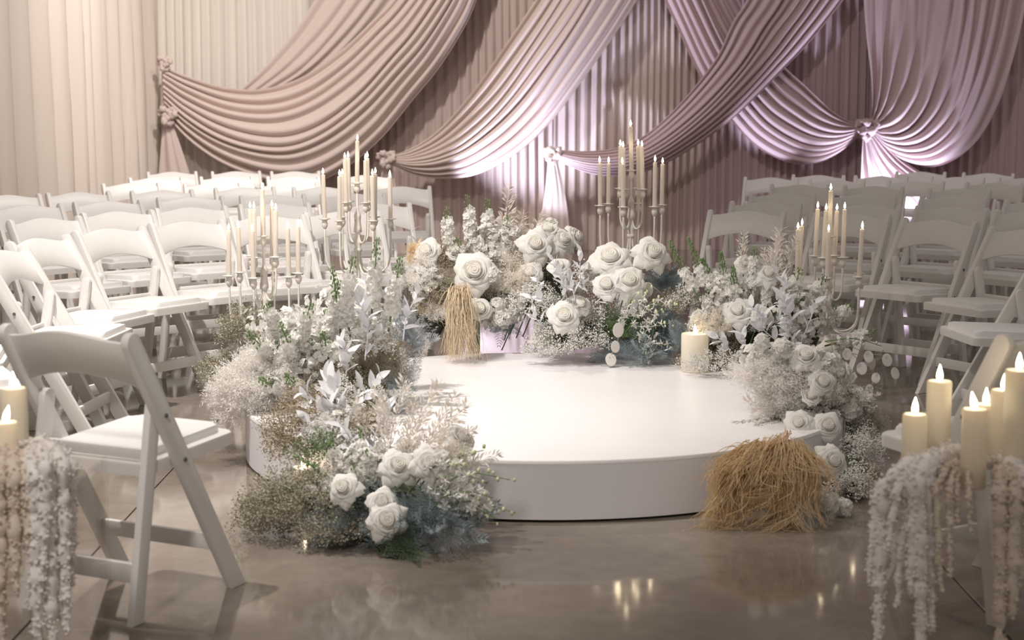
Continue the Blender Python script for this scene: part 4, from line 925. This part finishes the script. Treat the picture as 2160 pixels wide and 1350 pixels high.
A.fluff(1650, 735, 50, -.15); A.fluff(1606, 720, 38, -.15); A.fluff(1742, 1062, 62, -.78); A.fluff(1790, 860, 60, -.05); A.fluff(1720, 770, 46, -.1); A.fluff(1778, 1070, 46, -.74); A.core(1790, 1020, -.35, 60, 80, .16)
A.plume(1770,880,1855,820,dyt=-.05); A.plume(1700,900,1580,790,dyt=-.1); A.plume(1690,910,1560,850,dyt=-.15); A.plume(1680,920,1540,920,dyt=-.2); A.plume(1680,900,1600,830,dyt=-.15,w=1.2); A.plume(1740,850,1790,780); A.plume(1690,930,1590,905,dyt=-.25); A.plume(1660,820,1560,780)
A.discs([(1790,740),(1812,770),(1800,815)], 26, .1, (1740,720)); A.discs([(1830,745),(1868,752),(1888,780)], 22, .1, (1770,720)); A.discs([(1840,760),(1850,790),(1838,815)], 20, .15, (1780,740)); A.discs([(1760,760),(1775,800),(1768,840)], 26, .05, (1750,700))
A.orchid(1740,720,1860,730,7,.016,0,.05,.3)

# tan pampas tuft
c = at(1640, 1100, 5.42); T = empty('pampas_tuft', (c[0], 5.42, 0), 0, 'big golden tan pampas tuft on the floor against the right front of the stage', 'dried tuft')
V, F = ico_sphere(3); V = V*np.array([.10, .05, .12])+at(1645, 1010, 5.46); V[:, 2] = np.maximum(V[:, 2], .004); part('tuft_core', V, F, M['tan'], T)
def pampas(seed, nb, per):
    r = np.random.default_rng(seed)
    for b in range(nb):
        q = r.uniform(); x0 = 1582+106*q+r.normal(0, 8); y0 = 935+18*abs(q-.55)*3+r.normal(0, 10); Yd = 5.40-r.uniform(0, .10)
        side = (q-.5)*2
        x2 = 1625+side*88+r.normal(0, 20)-30*(q < .5); y2 = r.uniform(1040, 1108) if r.uniform() < .75 else r.uniform(980, 1040); Y2 = 5.28-r.uniform(0, .08)
        if b % 6 == 0: x2 = r.uniform(1485, 1560); y2 = r.uniform(1090, 1112); Y2 = 5.27
        x1 = x0+(x2-x0)*.55+side*30+r.normal(0, 12); y1 = y0+(y2-y0)*r.uniform(.35, .55)
        p0, p1, p2 = at(x0, y0, Yd+.06), at(x1, y1, Yd-.07), at(x2, y2, Y2)
        if r.uniform() < .35: e = at(x2+r.uniform(-60, 60), min(1115, y2+r.uniform(5, 30)), Y2-.03); main = [p0, p0*.5+p1*.5+np.array([0, -.02, .025]), p1, p2, e]
        else: main = [p0, p0*.5+p1*.5+np.array([0, -.02, .025]), p1, p2]
        base = catmull(main, 16); mb = MB()
        for k in range(per):
            o0, o1 = r.normal(0, .010, 3), r.normal(0, .022, 3); w_ = np.linspace(0, 1, 16)[:, None]
            path = base + o0*(1-w_)+o1*w_ + .006*np.sin(w_*r.uniform(4, 10)+r.uniform(0, 6, 3)); n_ = int(r.integers(9, 17)); path = path[:n_]; path[:, 2] = np.maximum(path[:, 2], .004)
            V, F = tube(path, np.linspace(.0017, .0006, n_)*r.uniform(.7, 1.4), 3, False); mb.add(V, F)
            for m_ in range(16):
                j = int(r.integers(1, n_)); p = path[j]; d = path[j]-path[j-1]; d = d/(np.linalg.norm(d)+1e-9)+r.normal(0, .45, 3); e = p+d*.018*r.uniform(.5, 1.4); e[2] = max(e[2], .003); mb.add(*blade(p, e, .0007, .0003))
        part('pampas_plume', *mb.get(), M['tan'], T, 'stuff')
pampas(5, 66, 15)
def sweep(seed, pts, n, per_j=.012):
    r = np.random.default_rng(seed); mb = MB(); base = catmull([at(*p) for p in pts], 18); w_ = np.linspace(0, 1, 18)[:, None]
    for k in range(n):
        path = base + r.normal(0, .008, 3)*(1-w_) + r.normal(0, per_j*2, 3)*w_; path[:, 2] = np.maximum(path[:, 2], .004)
        V, F = tube(path, np.linspace(.0018, .0006, 18)*r.uniform(.7, 1.3), 3, False); mb.add(V, F)
        for m_ in range(16):
            j = int(r.integers(1, 18)); p = path[j]; d = path[j]-path[j-1]; d = d/(np.linalg.norm(d)+1e-9)+r.normal(0, .45, 3); e = p+d*.018*r.uniform(.5, 1.4); e[2] = max(e[2], .003); mb.add(*blade(p, e, .0007, .0003))
    part('pampas_plume', *mb.get(), M['tan'], T, 'stuff')
for k, pts in enumerate(([(1620,940,5.36),(1580,1000,5.30),(1545,1065,5.27),(1488,1106,5.25)], [(1640,940,5.36),(1590,1010,5.28),(1570,1080,5.25),(1520,1110,5.24)], [(1660,940,5.36),(1640,1010,5.27),(1630,1080,5.24),(1590,1112,5.22)],
        [(1680,935,5.36),(1690,1010,5.27),(1680,1085,5.24),(1630,1118,5.20)], [(1690,935,5.36),(1715,1010,5.28),(1712,1070,5.25),(1725,1110,5.23)], [(1650,945,5.36),(1660,1000,5.26),(1668,1070,5.24),(1700,1116,5.20)])):
    sweep(80+k, pts, 20)

# ------------------------------------------------------------------ hanging amaranthus on the clear plinths
def tassel(parent, pts, r0, material, seed, dens=1.0):
    """rope of lumpy flower clusters along a polyline of world points"""
    r = np.random.default_rng(seed); L = float(np.sum(np.linalg.norm(np.diff(np.array(pts), axis=0), axis=1))); n = max(12, int(L/.012)); path = catmull(pts, n); path += r.normal(0, .0015, path.shape)
    rad = r0*np.interp(np.linspace(0, 1, n), [0, .1, .75, 1], [.7, 1, .9, .35])*(1+.18*np.sin(np.arange(n)*1.3+seed)+.12*r.normal(0, 1, n))
    mb = MB(); V, F = tube(path, np.maximum(.003, rad*.72), 7); mb.add(V, F)
    N = int(n*9*dens); j = r.integers(0, n, N); d = r.normal(0, 1, (N, 3)); d /= np.linalg.norm(d, axis=1)[:, None]
    P0 = path[j]+d*rad[j][:, None]*r.uniform(.6, 1.05, (N, 1)); P0[:, 2] = np.maximum(P0[:, 2], .008)
    scatter(mb, OCT, P0, rot_to(d), r.uniform(.0028, .0062, N)); V, F = mb.get(); V[:, 2] = np.maximum(V[:, 2], .002)
    part('amaranthus_tassel', V, F, M[material], parent)
def drape_tassels(label, specs, base):
    o = empty('hanging_amaranthus', base, 0, label, 'flowers')
    for i, (pts, r0, mt) in enumerate(specs): tassel(o, [np.array(p) for p in pts], r0, mt, i*7+int(abs(base[0])*100))
    return o
def hang(px_top, py_top, Yt, px_edge, py_edge, Ye, px_end, py_end, r0, mt='amaranth', mid=0.0):
    t, e, b = at(px_top, py_top, Yt), at(px_edge, py_edge, Ye), at(px_end, py_end, Ye-.02)
    t[2] = max(t[2], ZT+r0*.8); m = e+(b-e)*.5+np.array([mid, 0, 0]); k = e+(b-e)*.15
    return ([t, t+(e-t)*.6+np.array([0, 0, .03]), e, k, m, b], r0, mt)
RS = [hang(2010,965,4.05,1865,1030,3.80,1850,1400,.024), hang(1990,955,4.1,1850,1045,3.9,1832,1225,.016), hang(2020,960,4.0,1910,1020,3.74,1893,1280,.020), hang(2010,975,3.95,1935,1015,3.70,1945,1410,.028),
      hang(2030,950,4.05,1955,1010,3.72,1965,1330,.022), hang(1985,985,3.9,1895,1030,3.72,1870,1160,.016), hang(1960,985,4.0,1885,1010,3.85,1850,1150,.018), hang(2000,1000,3.85,1930,1030,3.70,1920,1250,.018),
      hang(2030,985,3.9,1975,1030,3.70,1985,1245,.010,'amaranth_tan'), hang(2020,985,3.95,2002,1040,3.70,2005,1215,.010,'amaranth_tan'), hang(2030,975,4.0,2015,1040,3.72,2020,1100,.008,'amaranth_tan'), hang(2040,985,3.9,2043,1050,3.71,2046,1130,.007,'amaranth_tan'),
      hang(2110,1015,3.9,2110,1045,3.70,2108,1400,.022,'amaranth_tan'), hang(2130,1015,3.9,2140,1045,3.70,2135,1300,.026,'amaranth_tan'), hang(2100,1010,4.0,2170,1025,3.72,2180,1200,.022), hang(2080,1005,4.0,2150,1010,3.75,2175,1100,.02)]
drape_tassels('pale hanging amaranthus draped over the right clear plinth beneath pillar candles', RS, (1.1, 3.75, ZT))
LS = [hang(60,960,4.0,100,985,3.72,110,1400,.026), hang(40,955,4.0,130,975,3.74,140,1330,.024), hang(30,950,4.05,150,975,3.85,152,1230,.018), hang(50,975,3.95,70,1000,3.70,80,1400,.024), hang(20,965,4.0,30,1000,3.70,35,1250,.024,'amaranth_tan'),
      hang(10,960,4.0,0,1000,3.70,0,1400,.026,'amaranth_tan'), hang(60,950,4.1,110,965,3.8,120,1300,.02), hang(30,970,3.95,55,1005,3.70,60,1170,.018,'amaranth_tan'), hang(80,960,4.0,95,985,3.70,92,1220,.022), hang(0,965,4.0,-30,1000,3.7,-30,1400,.024)]
drape_tassels('pale hanging amaranthus spilling over the left clear plinth at the left edge', LS, (-1.15, 3.75, ZT))
